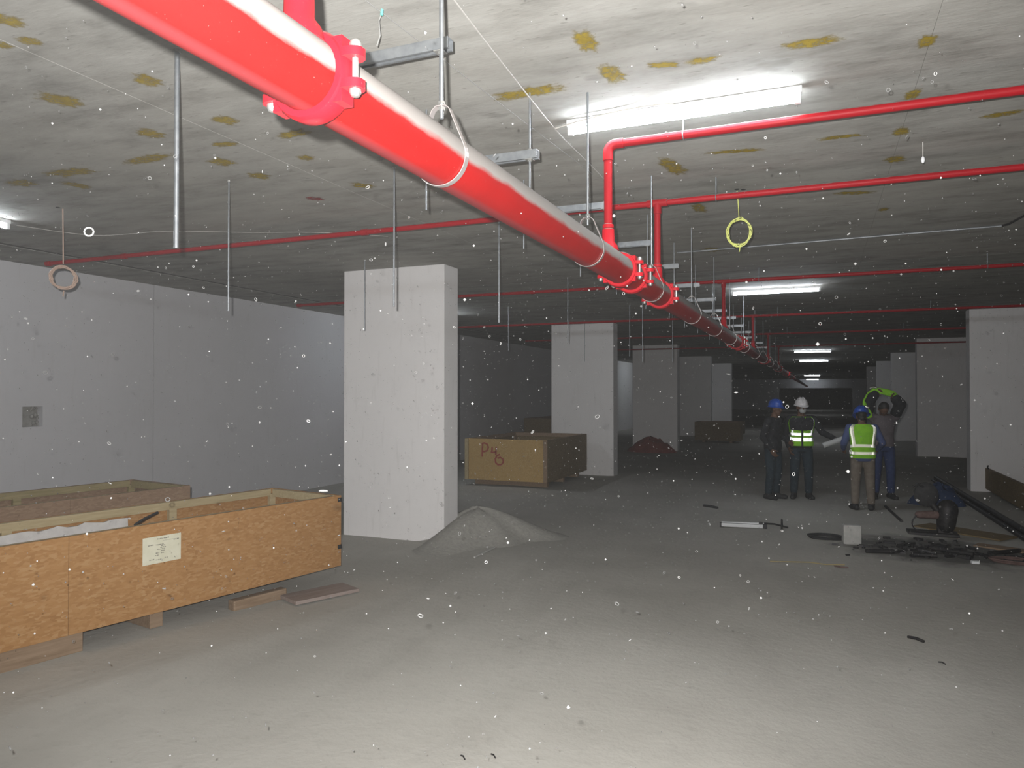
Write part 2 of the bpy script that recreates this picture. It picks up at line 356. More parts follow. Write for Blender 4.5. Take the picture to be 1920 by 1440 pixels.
# sand heap at the foot of the near column
sp = MB(); cx0, cy0 = -3.95, 8.38; rr = []
for k in range(11):
    t = k / 10; ring = []
    for j in range(40):
        a = 2 * PI * j / 40; rad = t * (1.12 + .18 * math.sin(3 * a + .5) + .1 * math.sin(7 * a)) * (1.0 if math.cos(a) > -.4 else .8)
        x = cx0 + rad * math.cos(a) * .95; y = cy0 + rad * math.sin(a) * .95
        zz = .29 * (.5 + .5 * math.cos(PI * t)) * (1 + .05 * math.sin(5 * a + k * .6)) + .04 * (1 - t * t) - .045 * t + .010 * math.sin(9 * a + k * 1.7) * t * (1 - t)
        ring.append((x, y, zz))
    rr.append(ring)
sp.rings(rr, True); tag(sp.build('sand_heap', 'sand', None, (cx0, cy0, 0), True), 'low heap of grey sand against the large white column', 'sand heap')

# ------------------------------------------------------------------ red fire main
PX, PZ, PR = -1.092, 2.49, .0842
main = wthing('fire_main', 'thick red pipe dusted white on top, running the length of the ceiling', 'pipe', (PX, 0, PZ))
joints = [-5.9, 1.41, 4.31, 11.0, 17.0, 23.0, 29.0, 35.0, 41.0, 47.0, 53.0, 59.0, 65.0, 71.0, 77.0, 83.0]
for a, b_ in zip(joints[:-1], joints[1:]):
    n = 32; rs = []
    for y in (a + .004, a + .01, b_ - .01, b_ - .004):
        rs.append([(PX + PR * math.cos(2 * PI * j / n), y, PZ + PR * math.sin(2 * PI * j / n)) for j in range(n)])
    MB().rings(rs).build('pipe_length', 'red', main, smooth=True)
def coupling(y, wdt=.058):
    m = MB(); n = 32; prof = [(PR + .001, -wdt / 2), (PR + .016, -wdt / 2), (PR + .022, -wdt * .3), (PR + .022, wdt * .3), (PR + .016, wdt / 2), (PR + .001, wdt / 2)]
    m.rings([[(PX + r * math.cos(2 * PI * j / n), y + h_, PZ + r * math.sin(2 * PI * j / n)) for j in range(n)] for r, h_ in prof], False)
    for sx in (-1, 1):
        for sz in (-1, 1):                     # bolt lugs
            rs = []
            for k, (rx, ry) in enumerate(((.0, .024), (.018, .026), (.034, .024), (.046, .017), (.052, .008))):
                x = PX + sx * (PR + .004 + rx); z = PZ + sz * .036
                rs.append([(x, y + ry, z - .010), (x, y - ry, z - .010), (x, y - ry, z + .010), (x, y + ry, z + .010)])
            m.rings(rs)
            m.box((PX + sx * (PR - .002), y, PZ + sz * .05), (.03, wdt * .8, .05))
    c = m.build('coupling', 'red_fit', main, smooth=True)
    for sx in (-1, 1):
        x = PX + sx * (PR + .034); q = MB()
        q.cyl((x, y, PZ - .05), (x, y, PZ + .058), .0075, 12)
        q.lathe((x, y, PZ + .046), [(.006, 0), (.0145, 0), (.0145, .012), (.012, .019), (.005, .024)], (0, 0, 1), 12)
        q.lathe((x, y, PZ - .046), [(.006, 0), (.0135, 0), (.0135, -.008), (.009, -.016), (.003, -.018)], (0, 0, 1), 12)
        q.build('bolt', 'zinc', c, smooth=True)
for y in (1.41, 4.31, 4.61, 5.52, 11.0, 11.35, 17.0, 23.0, 29.0, 35.0): coupling(y)

# branch lines: riser out of the main, then across under the slab
BZ = 3.155
def branch(y, xl, xr, label, elbow=False, r=.0235):
    t = wthing('branch_line', label, 'pipe', (PX, y, PZ + PR), group='thin red sprinkler branch pipes')
    MB().cyl((PX, y, PZ + PR * .6), (PX, y, BZ - .02), r, 14).build('riser', 'red_clean', t, smooth=True)
    m = MB(); m.lathe((PX, y, PZ + PR - .02), [(.06, 0), (.052, .03), (.036, .05), (.034, .12), (.028, .125), (.024, .125)], (0, 0, 1), 20)
    m.lathe((PX, y, PZ + PR + .105), [(r, 0), (r + .008, .004), (r + .008, .022), (r, .026)], (0, 0, 1), 16); m.build('outlet', 'red_fit', t, smooth=True)
    m = MB()
    if elbow:
        m.tube([(PX, y, BZ - .09), (PX, y, BZ - .05)] + [(PX + .045 - .045 * math.cos(a), y, BZ - .045 + .045 * math.sin(a)) for a in (R(15 * k) for k in range(7))] + [(PX + .09, y, BZ)], r + .005, 14)
        m.build('elbow', 'red_clean', t, smooth=True); xl = PX + .06
    else:
        m.cyl((PX - .075, y, BZ), (PX + .075, y, BZ), r + .007, 14); m.cyl((PX, y, BZ - .08), (PX, y, BZ), r + .006, 14); m.build('tee', 'red_clean', t, smooth=True)
    MB().cyl((xl, y, BZ), (xr, y, BZ), r, 14).build('pipe_length', 'red_clean', t, smooth=True)
    x = PX - 2.55
    while x > xl and not elbow:
        MB().cyl((x - .03, y, BZ), (x + .03, y, BZ), r + .006, 12).build('socket', 'red_clean', t, smooth=True); x -= 2.9
    if not elbow:
        m = MB(); m.cyl((xl - .015, y, BZ), (xl + .05, y, BZ), r + .006, 12); m.build('end_cap', 'red_clean', t, smooth=True)
    x = PX + .42
    m = MB()
    while x < xr - .1:
        m = MB(); m.cyl((x, y, BZ + r), (x, y, CEIL + .01), .005, 8); m.tube([(x, y + (r + .003) * math.cos(a), BZ + (r + .003) * math.sin(a)) for a in (2 * PI * k / 14 for k in range(14))], .003, 6, True)
        m.build('hanger', 'galv', t); x += 2.4
branch(1.36, -7.7, 6.5, 'red branch line rising off the main at the top edge, nearest the camera')
branch(4.04, 0, 6.5, 'red branch pipe with an elbow, running right below the first lit tube', True)
branch(5.42, -7.69, 6.5, 'red branch pipe crossing the whole ceiling behind the elbowed one')
branch(9.52, -7.64, 6.5, 'red branch pipe just before the second lit tube')
branch(13.98, -7.2, 6.5, 'red branch pipe just beyond the second lit tube')
branch(18.3, -7.2, 6.5, 'dim red branch pipe, second one beyond the second lit tube')
branch(23.2, -7.2, 6.5, 'dimmest far red branch pipe in the dark part of the ceiling')

# pipe hangers: threaded rod with a teardrop strap round the main
hang = thing('pipe_hanger', 'x', 'pipe hanger', (PX, 2.05, PZ), 0, 'rod hangers carrying the thick red main')
def strap_path():
    P = []; r = PR + .004
    for k in range(25):
        a = R(25) - R(230) * k / 24; P.append(Vector((r * math.cos(a), 0, r * math.sin(a))))
    top = .165
    return [Vector((.0, 0, top)), Vector((.016, 0, top)), Vector((.03, 0, top - .012))] + P + [Vector((-.03, 0, top - .012)), Vector((-.016, 0, top))]
m = MB(); pth = strap_path(); n = len(pth); rs = []
for i, p in enumerate(pth):
    t = (pth[(i + 1) % n] - pth[i - 1]).normalized(); nn = Vector((t.z, 0, -t.x))
    rs.append([p + Vector((0, -.011, 0)) - nn * .001, p + Vector((0, .011, 0)) - nn * .001, p + Vector((0, .011, 0)) + nn * .0015, p + Vector((0, -.011, 0)) + nn * .0015])
m.rings(rs, False, True); m.build('strap', 'strap', hang)
m = MB(); m.cyl((0, 0, .125), (0, 0, CEIL - PZ + .01), .0058, 10); m.build('rod', 'galv', hang, smooth=True)
m = MB()
for z in (.171, .152): m.lathe((0, 0, z), [(.005, 0), (.011, 0), (.011, .009), (.005, .009)], (0, 0, 1), 6)
m.build('nut', 'zinc', hang)
hy = [2.05, 3.64, 5.21, 7.0, 8.6, 10.2, 12.2, 14.4, 16.6, 19, 21.5, 24]
for i, y in enumerate(hy):
    o = hang if i == 0 else copy_tree(hang)
    o.location = (PX, y, PZ); o['label'] = 'rod and strap hanger on the thick red main, %s to the camera' % nth(i)

# trapeze brackets left of the main: two rods and a strut channel
def trapeze(y, zc, tip, label):
    t = wthing('trapeze_bracket', label, 'bracket', (-1.66, y, zc), group='galvanised trapeze brackets along the red main')
    m = MB(); x0, x1 = -2.01, -1.32
    w_, h_ = .041, .041
    m.box(((x0 + x1) / 2, y - w_ / 2, zc), (x1 - x0, .003, h_)); m.box(((x0 + x1) / 2, y + w_ / 2, zc), (x1 - x0, .003, h_))
    m.box(((x0 + x1) / 2, y, zc + h_ / 2), (x1 - x0, w_ + .003, .003))
    for s in (-1, 1): m.box(((x0 + x1) / 2, y + s * .0155, zc - h_ / 2), (x1 - x0, .012, .003))
    m.build('channel', 'galv', t)
    for x in (-1.97, -1.365):
        rd = MB().cyl((x, y, tip), (x, y, CEIL + .01), .0052, 10).build('rod', 'galv', t, smooth=True)
        q = MB()
        for z in (zc - h_ / 2 - .014, zc + h_ / 2 + .002): q.lathe((x, y, z), [(.004, 0), (.0105, 0), (.0105, .009), (.004, .009)], (0, 0, 1), 6)
        q.box((x, y, zc - h_ / 2 - .004), (.04, .042, .004)); q.build('nut', 'zinc', rd)
for i, (y, zc, tip) in enumerate([(2.55, 3.115, 2.885), (3.52, 2.975, 2.75), (4.96, 3.055, 2.80), (6.34, 3.055, 2.8), (7.62, 3.06, 2.8), (9.05, 3.06, 2.8), (10.6, 3.07, 2.82), (11.9, 3.05, 2.8), (13.3, 3.07, 2.82), (14.8, 3.06, 2.8), (16.4, 3.06, 2.8), (18.0, 3.06, 2.8), (20, 3.06, 2.8), (22, 3.06, 2.8)]):
    trapeze(y, zc, tip, 'grey steel trapeze bracket left of the red main, %s to the camera' % nth(i))

# lone threaded rods hanging from the slab
rods = [(-2.665, 2.475, 2.404, .011, 'thickest bright rod hanging from the ceiling at upper left'),
 (-3.95, 4.142, 2.349, .0058, 'thin rod hanging between the thick bright rod and the large column'),
 (-2.665, 4.318, 2.341, .0062, 'bright rod hanging in front of the large white column'),
 (-4.85, 7.221, 2.479, .0065, 'shorter dark rod hanging close to the face of the large column'),
 (-2.65, 6.068, 2.388, .006, 'rod hanging just right of the large white column'),
 (-5.10, 12.1, 2.51, .006, 'faint rod hanging over the crate sprayed in red'),
 (-3.08, 9.341, 2.438, .006, 'rod hanging in front of the second white column'),
 (-4.545, 14.909, 2.423, .006, 'dark rod close before the second white column'),
 (-3.05, 12.7, 2.40, .006, 'faint rod right of middle before the second white column'),
 (-2.65, 11.923, 2.272, .006, 'rod hanging before the column with the red tarpaulin'),
 (-2.65, 14.6, 2.38, .006, 'faintest rod hanging right of the red tarpaulin column'),
 (-5.1, 17.2, 2.45, .006, 'dim rod hanging in the gap behind the second column')]
for x, y, z, r, lb in rods:
    t = thing('threaded_rod', lb, 'rod', (x, y, z), 0, 'threaded rods hanging from the ceiling')
    MB().cyl((0, 0, 0), (0, 0, CEIL - z + .01), r, 10).build('shank', 'galv', t, smooth=True)
    MB().lathe((0, 0, CEIL - z - .012), [(r, 0), (r + .006, 0), (r + .006, .011), (r, .011)], (0, 0, 1), 6).build('nut', 'zinc', t)

# ------------------------------------------------------------------ fluorescent lamps
def make_lamp():
    t = thing('tube_lamp', 'x', 'lamp', (0, 0, CEIL), 0, 'bare fluorescent tube lamps on the ceiling')
    MB().box((0, 0, -.02), (1.24, .036, .036), None, .003).build('batten', 'white_metal', t)
    MB().cyl((-.585, 0, -.066), (.585, 0, -.066), .017, 14).build('tube', 'tube_lit', t, smooth=True)
    for s in (-1, 1): MB().box((s * .60, 0, -.058), (.03, .03, .06), None, .003).build('socket', 'white_metal', t)
    return t
lamp = make_lamp()
lamps = [(-.69, 3.97, 0, 'lit tube lamp above the elbowed red branch pipe, nearest and brightest'),
 (-.58, 11.42, 0, 'lit tube lamp between two red branch pipes in middle distance'),
 (-.2, 28.3, 0, 'upper lamp of the far lit tubes above the workers'),
 (-.2, 36.4, 0, 'middle lamp of the far lit tubes above the workers'),
 (-.5, 66, 0, 'small far lit tube just above the farthest one'),
 (-.6, 84, 0, 'farthest tiny lit tube above the dark opening'),
 (-6.66, 3.72, 90, 'lit tube lamp at the left edge above the grey wall'),
 (-6.66, 12.3, 90, 'lit tube lamp hidden behind the large white column'),
 (-6.66, 35.4, 90, 'lit tube lamp hidden behind the column with the red tarpaulin'),
 (-.7, -3.9, 0, 'tube lamp on the ceiling behind the camera'),
 (-6.66, -4.0, 90, 'tube lamp by the left wall behind the camera'),
 (4.6, 3.72, 90, 'added tube lamp out of view at right, brightening the right floor')]  # last one is an unseen lamp, added to brighten the floor at right
for i, (x, y, a, lb) in enumerate(lamps):
    o = lamp if i == 0 else copy_tree(lamp)
    o.location = (x, y, CEIL); o.rotation_euler = (0, 0, R(a)); o['label'] = lb

# ------------------------------------------------------------------ cables and strings
def cable(name, pts, r, m, label, cat='cable', n=6):
    P = []; pts = [Vector(p) for p in pts]
    for i in range(len(pts) - 1):
        p0 = pts[max(i - 1, 0)]; p1 = pts[i]; p2 = pts[i + 1]; p3 = pts[min(i + 2, len(pts) - 1)]
        for k in range(8):
            u = k / 8; P.append(.5 * ((2 * p1) + (p2 - p0) * u + (2 * p0 - 5 * p1 + 4 * p2 - p3) * u * u + (3 * p1 - p0 - 3 * p2 + p3) * u ** 3))
    P.append(pts[-1]); o = MB().tube(P, r, n).build(name, m, None, P[0], True); return tag(o, label, cat)
zc = CEIL - .006
cable('feed_cable', [(-1.27, 2.2, zc), (-1.30, 2.67, zc - .03), (-1.385, 3.97, zc - .03), (-1.415, 4.69, zc), (-1.42, 5.4, zc)], .0036, 'wire_white', 'pale straight cable along the ceiling beside the first lamp')
cable('lamp_lead', [(-1.385, 3.97, zc - .03), (-1.2, 3.93, zc - .02), (-.95, 3.90, zc - .01), (-.72, 3.86, zc - .03), (-.62, 3.96, zc - .04)], .005, 'wire_white', 'white lead curving into the nearest lit tube lamp')
cable('string_line', [(-1.66, 2.0, zc - .01), (-1.61, 2.45, zc - .02), (-1.5, 3.92, zc - .03), (-1.46, 5.0, zc)], .0022, 'string', 'thin dark string stretched along the ceiling left of the pale cable', 'string')
t = wthing('string_end', 'short dangling wire with a cyan tape knot at the top', 'wire', (-1.60, 2.5, 3.12))
MB().tube([(-1.60, 2.5, zc - .02), (-1.615, 2.5, 3.24), (-1.61, 2.5, 3.18), (-1.625, 2.5, 3.14)], .0025, 6).build('wire', 'string', t)
MB().tube([(-1.60, 2.5, zc - .012), (-1.603, 2.5, zc - .035)], .006, 8).build('tape', 'cyan', t)
cable('wall_lamp_lead', [(-6.66, 4.4, zc - .03), (-6.3, 4.9, zc - .05), (-5.5, 5.0, zc - .06), (-4.9, 5.35, zc - .05), (-4.2, 5.6, zc - .06), (-3.9, 6.2, zc)], .003, 'wire_white', 'thin pale wire sagging from the left lamp toward the red branch pipe')
cd = wthing('conduit', 'thin pale conduit crossing the right ceiling with a bend at its end', 'conduit', (0, 8.03, CEIL))
MB().tube([(-1.42, 8.11, CEIL - .012), (1.56, 7.95, CEIL - .012)], .0095, 8).build('conduit_run', 'galv', cd, smooth=True)
MB().tube([(1.56, 7.95, CEIL - .012), (1.60, 7.9, CEIL - .012), (2.0, 5.2, CEIL - .012)], .0095, 8).build('conduit_bend', 'dark_metal', cd, smooth=True)
def coil(c, r, y, ztop, m, label, rw=.004, turns=5, az=0, ky=1.17):
    t = wthing('cable_coil', label, 'cable coil', (c[0], y, c[1] - r))
    P = []
    for k in range(turns * 28):
        a = 2 * PI * k / 28 + PI / 2; q = r + .007 * math.sin(k * .37) - .002 * (k % 5)
        P.append((c[0] + q * math.cos(a) * math.cos(az), y + .012 * math.sin(k * .21) + q * math.cos(a) * math.sin(az), c[1] + q * ky * math.sin(a)))
    MB().tube(P, rw, 5).build('coil', m, t, smooth=True)
    MB().tube([(c[0], y, c[1] + r * 1.17), (c[0] - .004, y, (c[1] + r + ztop) / 2), (c[0] - .012, y, ztop)], rw * .9, 6).build('lead', m, t, smooth=True)
    MB().tube([(c[0] + .01, y, c[1] - r * 1.12), (c[0] + .0, y, c[1] - r * 1.12 - .05)], rw * .9, 6).build('tail', m, t, smooth=True)
coil((-.556, 2.983), .090, 5.857, CEIL, 'wire_green', 'yellow green cable coil hanging below two ceiling holes')
coil((-5.838, 2.722), .098, 4.25, CEIL, 'wire_tan', 'tan cable coil hanging over the left wall beside the pipe end', .006, 6, R(48), .95)
for x, y in ((-.565, 5.80), (-.52, 5.825), (-5.84, 4.2)):
    MB().lathe((x, y, CEIL - .003), [(.001, 0), (.018, 0), (.018, .006)], (0, 0, 1), 10).build('hole', 'black', ce)
# small sprinkler drop by the second branch
t = wthing('hook_wire', 'small white wire hook above the second red branch pipe at right', 'wire', (.36, 5.0, 3.1))
MB().tube([(.60, 5.15, CEIL), (.60, 5.15, 3.2)], .003, 6).build('wire', 'wire_white', t); MB().ball((.60, 5.15, 3.19), (.011, .011, .022), 8, 6).build('bob', 'white_metal', t, smooth=True)

# ------------------------------------------------------------------ crates
def rotz(a): return Matrix.Rotation(a, 3, 'Z')
def crate(name, label, loc, rz, L, W, z0, z1, m_side, joints=(), th=.02, rail='pine', liner=False, skid='brown_wood', skids=()):
    """local: x along the length (0 = right end, negative = away), y across (0 = front face, + = back)"""
    t = thing(name, label, 'crate', loc, rz, 'open wooden crates'); zc = (z0 + z1) / 2; h_ = z1 - z0
    edges = [0] + list(joints) + [-L]
    for a, b_ in zip(edges[:-1], edges[1:]):
        MB().box(((a + b_) / 2, th / 2, zc), (a - b_ - .003, th, h_), None, .0015).build('front_panel', m_side, t)
        MB().box(((a + b_) / 2, W - th / 2, zc), (a - b_ - .003, th, h_), None, .0015).build('back_panel', m_side, t)
    for x in (-th / 2, -L + th / 2): MB().box((x, W / 2, zc), (th, W - 2 * th - .002, h_), None, .0015).build('end_panel', m_side, t)
    MB().box((-L / 2, W / 2, z0 + .02), (L - 2 * th, W - 2 * th, .03)).build('floor_panel', m_side, t)
    for y in (th + .02, W - th - .02):
        MB().box((-L / 2, y, z1 - .035), (L - 2 * th - .1, .04, .068), None, .002).build('rail', rail, t)
        MB().box((-L / 2, y, z1 - .26), (L - 2 * th - .1, .035, .085), None, .002).build('rail', rail, t)
    for x in (-th - .022, -L + th + .022): MB().box((x, W / 2, z1 - .04), (.04, W - 2 * th - .1, .075), None, .002).build('rail', rail, t)
    for x in [-.03 - th] + list(joints) + [-L + .05]:
        for y in (th + .025, W - th - .025): MB().box((x, y, zc - .02), (.07, .04, h_ - .06), None, .002).build('post', rail, t)
    if liner:
        mb = MB(); n = 40; a0, a1 = -1.55, -L + .1; rs = []
        for i in range(n + 1):
            x = a0 + (a1 - a0) * i / n; k = .012 * math.sin(i * 1.7) + .008 * math.sin(i * 4.1)
            rs.append([(x, W - th - .055 + k, z0 + .05), (x, W - th - .075 + k, z1 - .33), (x, W - th - .07 - k, z1 - .19 + .5 * k), (x, W - th - .062 + k, z1 - .085 + k * .6), (x, W - th - .05, z1 - .085 + k * .6), (x, W - th - .05, z0 + .05)])
        mb.rings(rs).build('liner_sheet', 'liner', t, smooth=True)
    for (x, y, lx, ly) in skids: MB().box((x, y, (z0 + FLOORZ) / 2), (lx, ly, z0 - FLOORZ), None, .004).build('skid', skid, t)
    return t
FLOORZ = -.02
A1 = R(78.7)
c1 = crate('shipping_crate', 'long open strand board crate with a paper label, nearest the camera at left', (-4.193, 5.861, 0), A1, 4.4, 1.0, .12, .785, 'osb', (-1.13, -2.45, -3.6), .022, 'pine', True, 'brown_wood',
  [(-1.77, .50, .10, .80), (-.5, .62, .9, .12), (-3.33, .14, 1.98, .22), (-3.33, .86, 1.98, .16)])
lab = MB().box((-1.79, -.0015, .588), (.30, .003, .20)).build('label_sheet', 'paper', c1)
pr_ = MB()
for zr, x0, x1 in [(.668, -1.83, -1.745), (.645, -1.70, -1.66), (.628, -1.90, -1.855), (.625, -1.84, -1.79), (.615, -1.80, -1.765), (.602, -1.805, -1.77), (.590, -1.83, -1.765), (.577, -1.80, -1.77), (.563, -1.84, -1.82), (.560, -1.80, -1.775), (.548, -1.845, -1.82), (.520, -1.89, -1.86), (.514, -1.84, -1.80), (.520, -1.77, -1.75)]:
    x = x0
    while x < x1: wdt = random.uniform(.007, .016); pr_.box((x + wdt / 2, -.0034, zr + random.uniform(-.001, .001)), (wdt, .0008, random.uniform(.004, .008))); x += wdt + .004
pr_.box((-1.72, -.0034, .650), (.13, .0008, .0015)); pr_.build('print', 'ink', lab)
for z in (.745, .30): MB().box((-.02, -.002, z), (.05, .004, .04)).build('corner_clip', 'dark_metal', c1)
MB().tube([(-1.97, .05, .79), (-1.80, .22, .795), (-1.58, .42, .795)], .009, 6).build('strap_end', 'black', c1)
c0 = crate('shipping_crate', 'open crate half hidden behind the labelled one, by the grey wall', (-6.013, 5.787, 0), R(81), 4.2, 1.02, .10, .80, 'ply_red', (-1.2, -2.4), .02, 'pine_old', False, 'brown_wood', [(-.6, .5, .12, .9), (-2.2, .5, .12, .9), (-3.7, .5, .12, .9)])
c2 = crate('shipping_crate', 'plywood crate sprayed with red characters behind the large column', (-4.63, 15.35, 0), R(90), 2.5, 1.70, .10, .885, 'ply_dark', (-1.25,), .022, 'brown_wood', False, 'brown_wood', [(-.3, .85, .1, 1.5), (-1.25, .85, .1, 1.5), (-2.2, .85, .1, 1.5)])
# its short end toward the camera is fresh yellow plywood with battens
for i, ch in enumerate([c for c in c2.children if c.name.startswith('end_panel')]):
    if i == 1: ch.data.materials[0] = M['ply']
for y in (.04, 1.655): MB().box((-2.512, y, .49), (.025, .075, .78), None, .002).build('batten', 'pine' if y > 1 else 'brown_wood', c2)
sx = -2.5 - .003
def stroke(pts, r=.022): return MB().tube([(sx, 1.70 - p[0], p[1]) for p in pts], r, 6, False, (1.0, .12))
# strokes are laid on the end panel: (across from the left, height)
def paint_stroke(pts, w=.016):
    mb = MB(); P = [Vector((0, 1.70 - p[0], p[1])) for p in pts]; rs = []
    for i, p in enumerate(P):
        d = (P[min(i + 1, len(P) - 1)] - P[max(i - 1, 0)]).normalized(); n = Vector((0, -d.z, d.y)) * w
        rs.append([Vector((sx - .003, *(p + n).yz)), Vector((sx - .003, *(p - n).yz)), Vector((sx + .002, *(p - n).yz)), Vector((sx + .002, *(p + n).yz))])
    mb.rings(rs); mb.build('spray_stroke', 'spray_red', c2)
paint_stroke([(.38, .78), (.375, .7), (.37, .6), (.37, .54)])
paint_stroke([(.36, .79), (.42, .805), (.48, .78), (.50, .72), (.47, .66), (.41, .64), (.385, .645)])
paint_stroke([(.58, .73), (.575, .66), (.56, .635), (.60, .63), (.66, .64)]); paint_stroke([(.665, .74), (.66, .66), (.655, .58)])
paint_stroke([(.74, .60), (.68, .57), (.645, .51), (.65, .44), (.70, .40), (.77, .405), (.81, .45), (.80, .51), (.75, .54), (.69, .52)])

c5 = crate('shipping_crate', 'low dark brown crate beside the column at the right edge', (2.77, 11.4, 0), R(-90), 4.5, 1.1, .03, .40, 'ply_dark', (-1.5, -3.0), .022, 'brown_wood')
c5.rotation_euler = (0, 0, R(-90)); c5.location = (2.78, 11.4, 0)
MB().tube([(-4.1, .03, .38), (-4.05, 0, .43), (-3.95, -.01, .47)], .012, 6).build('bent_strap', 'black', c5)

# timber slabs and blocks by the labelled crate
def plank(name, c, d, rz, m, label, cat='plank', group=None):
    o = MB().box((0, 0, 0), d, None, min(d) * .15).build(name, m, None, None); o.location = c; o.rotation_euler = (0, 0, rz); return tag(o, label, cat, group)
o = plank('timber_slab', (-4.10, 5.42, FZ(-4.1, 5.42) + .028), (.62, .30, .03), R(66), 'grey_wood', 'flat brown board lying on the floor past the labelled crate')
plank('timber_block', (-4.44, 5.02, FZ(-4.44, 5.02) + .045), (.52, .09, .09), R(76), 'brown_wood', 'brown timber offcut under the edge of the labelled crate')

# ------------------------------------------------------------------ floor clutter
def F(x, y, dz=0): return (x, y, FZ(x, y) + dz)
t = wthing('lamp_batten', 'pale tube lamp batten lying on the floor left of the workers', 'lamp batten', F(-.95, 10.2))
MB().box(F(-.93, 10.18, .03), (.55, .06, .045), rotz(R(6)), .004).build('batten', 'white_tube', t)
MB().cyl(F(-1.22, 10.3, .035), F(-.68, 10.36, .035), .016, 10).build('tube', 'white_tube', t, smooth=True)
for x, y in ((-1.2, 10.15), (-.66, 10.2), (-.72, 10.35)): MB().box(F(x, y, .03), (.05, .05, .055), rotz(R(6)), .004).build('end_cap', 'dark_metal', t)
t = wthing('pipe_stand', 'small dark pipe stand beside the pale batten on the floor', 'stand', F(-.52, 10.35))
MB().tube([F(-.75, 10.5, .02), F(-.55, 10.38, .04), F(-.38, 10.3, .02)], .012, 6).build('bar', 'dark_metal', t); MB().tube([F(-.45, 10.15, .012), F(-.45, 10.2, .1), F(-.46, 10.42, .1), F(-.46, 10.47, .012)], .012, 6).build('bracket', 'dark_metal', t)
def hose(name, c, rx, ry, r, m, label, turns=2, cat='hose'):
    P = []
    for k in range(turns * 24):
        a = 2 * PI * k / 24; q = 1 + .07 * math.sin(k * .9) - .04 * (k // 24)
        x = c[0] + rx * q * math.cos(a); y = c[1] + ry * q * math.sin(a); P.append((x, y, FZ(x, y) + r + .001 + (k // 24) * r * 1.4))
    o = MB().tube(P, r, 6).build(name, m, None, F(*c), True); return tag(o, label, cat)
hose('hose_coil', (.07, 9.85), .20, .13, .012, 'black', 'flat black hose coil on the floor left of the grey block', 2)
hose('wire_loop', (1.93, 9.22), .26, .14, .011, 'rusty', 'rusty wire loop on the floor at the right edge', 2, 'wire')
plank('concrete_block', F(.35, 9.62, .115), (.20, .14, .23), R(8), 'grey_block', 'upright grey block between the hose coil and the blackened patch', 'block')
tag(MB().tube([F(-.49, 8.36, .012), F(-.1, 8.42, .014), F(.05, 8.37, .012), F(.24, 8.40, .012)], .007, 6).build('wood_stick', 'pine_old', None, F(-.1, 8.4)), 'thin pale stick lying on the floor before the grey block', 'stick')
tag(MB().tube([F(.14, 8.33, .01), F(.2, 8.28, .014), F(.27, 8.3, .01)], .007, 6).build('wire_scrap', 'rusty', None, F(.2, 8.3)), 'bent wire scrap beside the pale stick', 'wire')
tag(MB().tube([F(.96, 13.0, .012), F(1.05, 11.5, .012)], .02, 8).build('steel_bar', 'dark_metal', None, F(1, 12)), 'dark bar on the floor right of the worker with his back turned', 'bar')
tag(MB().tube([F(-3.44, 7.22, .012), F(-3.42, 7.72, .012)], .012, 6).build('wood_stick', 'grey_block', None, F(-3.4, 7.5)), 'dusty stick on the floor by the sand heap', 'stick')
plank('rubble_piece', F(-3.35, 8.62, .03), (.09, .06, .05), .5, 'white_metal', 'small white lump of rubble right of the sand heap', 'rubble')
for i, (x, y, s, lb) in enumerate([(.642, 6.066, .05, 'lone dark scrap on the bare floor at lower right'), (-1.6, 3.23, .018, 'left of two tiny dark scraps at the bottom edge'), (-1.47, 3.3, .018, 'right of two tiny dark scraps at the bottom edge'), (.74, 5.58, .02, 'tiny dark scrap nearer than the lone dark scrap'), (-1.57, 11.9, .12, 'flat dark scrap on the floor before the pair of workers')]):
    tag(MB().tube([F(x - s, y + s * .8, .008), F(x, y + s * .1, .014), F(x + s * .9, y - s * .7, .008)], s * .22, 6).build('scrap', 'dark_metal', None, F(x, y)), lb, 'scrap')
# blackened rubbish round the saw
random.seed(11)
mb = MB()
for i in range(150):
    x = 1.15 + random.gauss(0, .42); y = 9.55 + random.gauss(0, .26); s = random.uniform(.01, .045)
    mb.box(F(x, y, s * .3), (s * random.uniform(1, 3.5), s, s * .6), rotz(random.uniform(0, PI)) @ Matrix.Rotation(random.uniform(-.3, .3), 3, 'X'))
tag(mb.build('swarf_litter', 'dark_metal', None, F(1.15, 9.55)), 'black litter of cuttings scattered before the cut-off saw', 'litter', None, 'stuff')
for i, (x, y, a, l_) in enumerate([(.62, 9.2, .3, .3), (1.36, 9.45, -.5, .42), (1.05, 9.15, .1, .25), (1.9, 9.7, .7, .45)]):
    o = MB().cyl((-l_ / 2, 0, .024), (l_ / 2, 0, .024), .024, 10).build('pipe_offcut', 'dark_metal', None, None, True); o.location = F(x, y); o.rotation_euler = (0, 0, a)
    tag(o, ['short dark pipe offcut nearest the grey block', 'long dark pipe offcut right of the saw', 'small dark pipe offcut before the saw', 'dark pipe offcut nearest the right edge'][i], 'pipe offcut', 'pipe offcuts on the floor')
plank('plywood_board', F(1.70, 11.0, .012), (1.1, .42, .018), R(-38), 'ply_dark', 'brown board lying flat behind the cut-off saw at right', 'board')
plank('plywood_board', F(1.98, 10.0, .014), (.62, .2, .02), R(-25), 'brown_wood', 'narrow brown board at the right edge before the flat board', 'board')
plank('rubble_piece', F(1.50, 9.0, .015), (.07, .05, .03), .2, 'white_metal', 'pale scrap on the edge of the blackened patch', 'rubble')
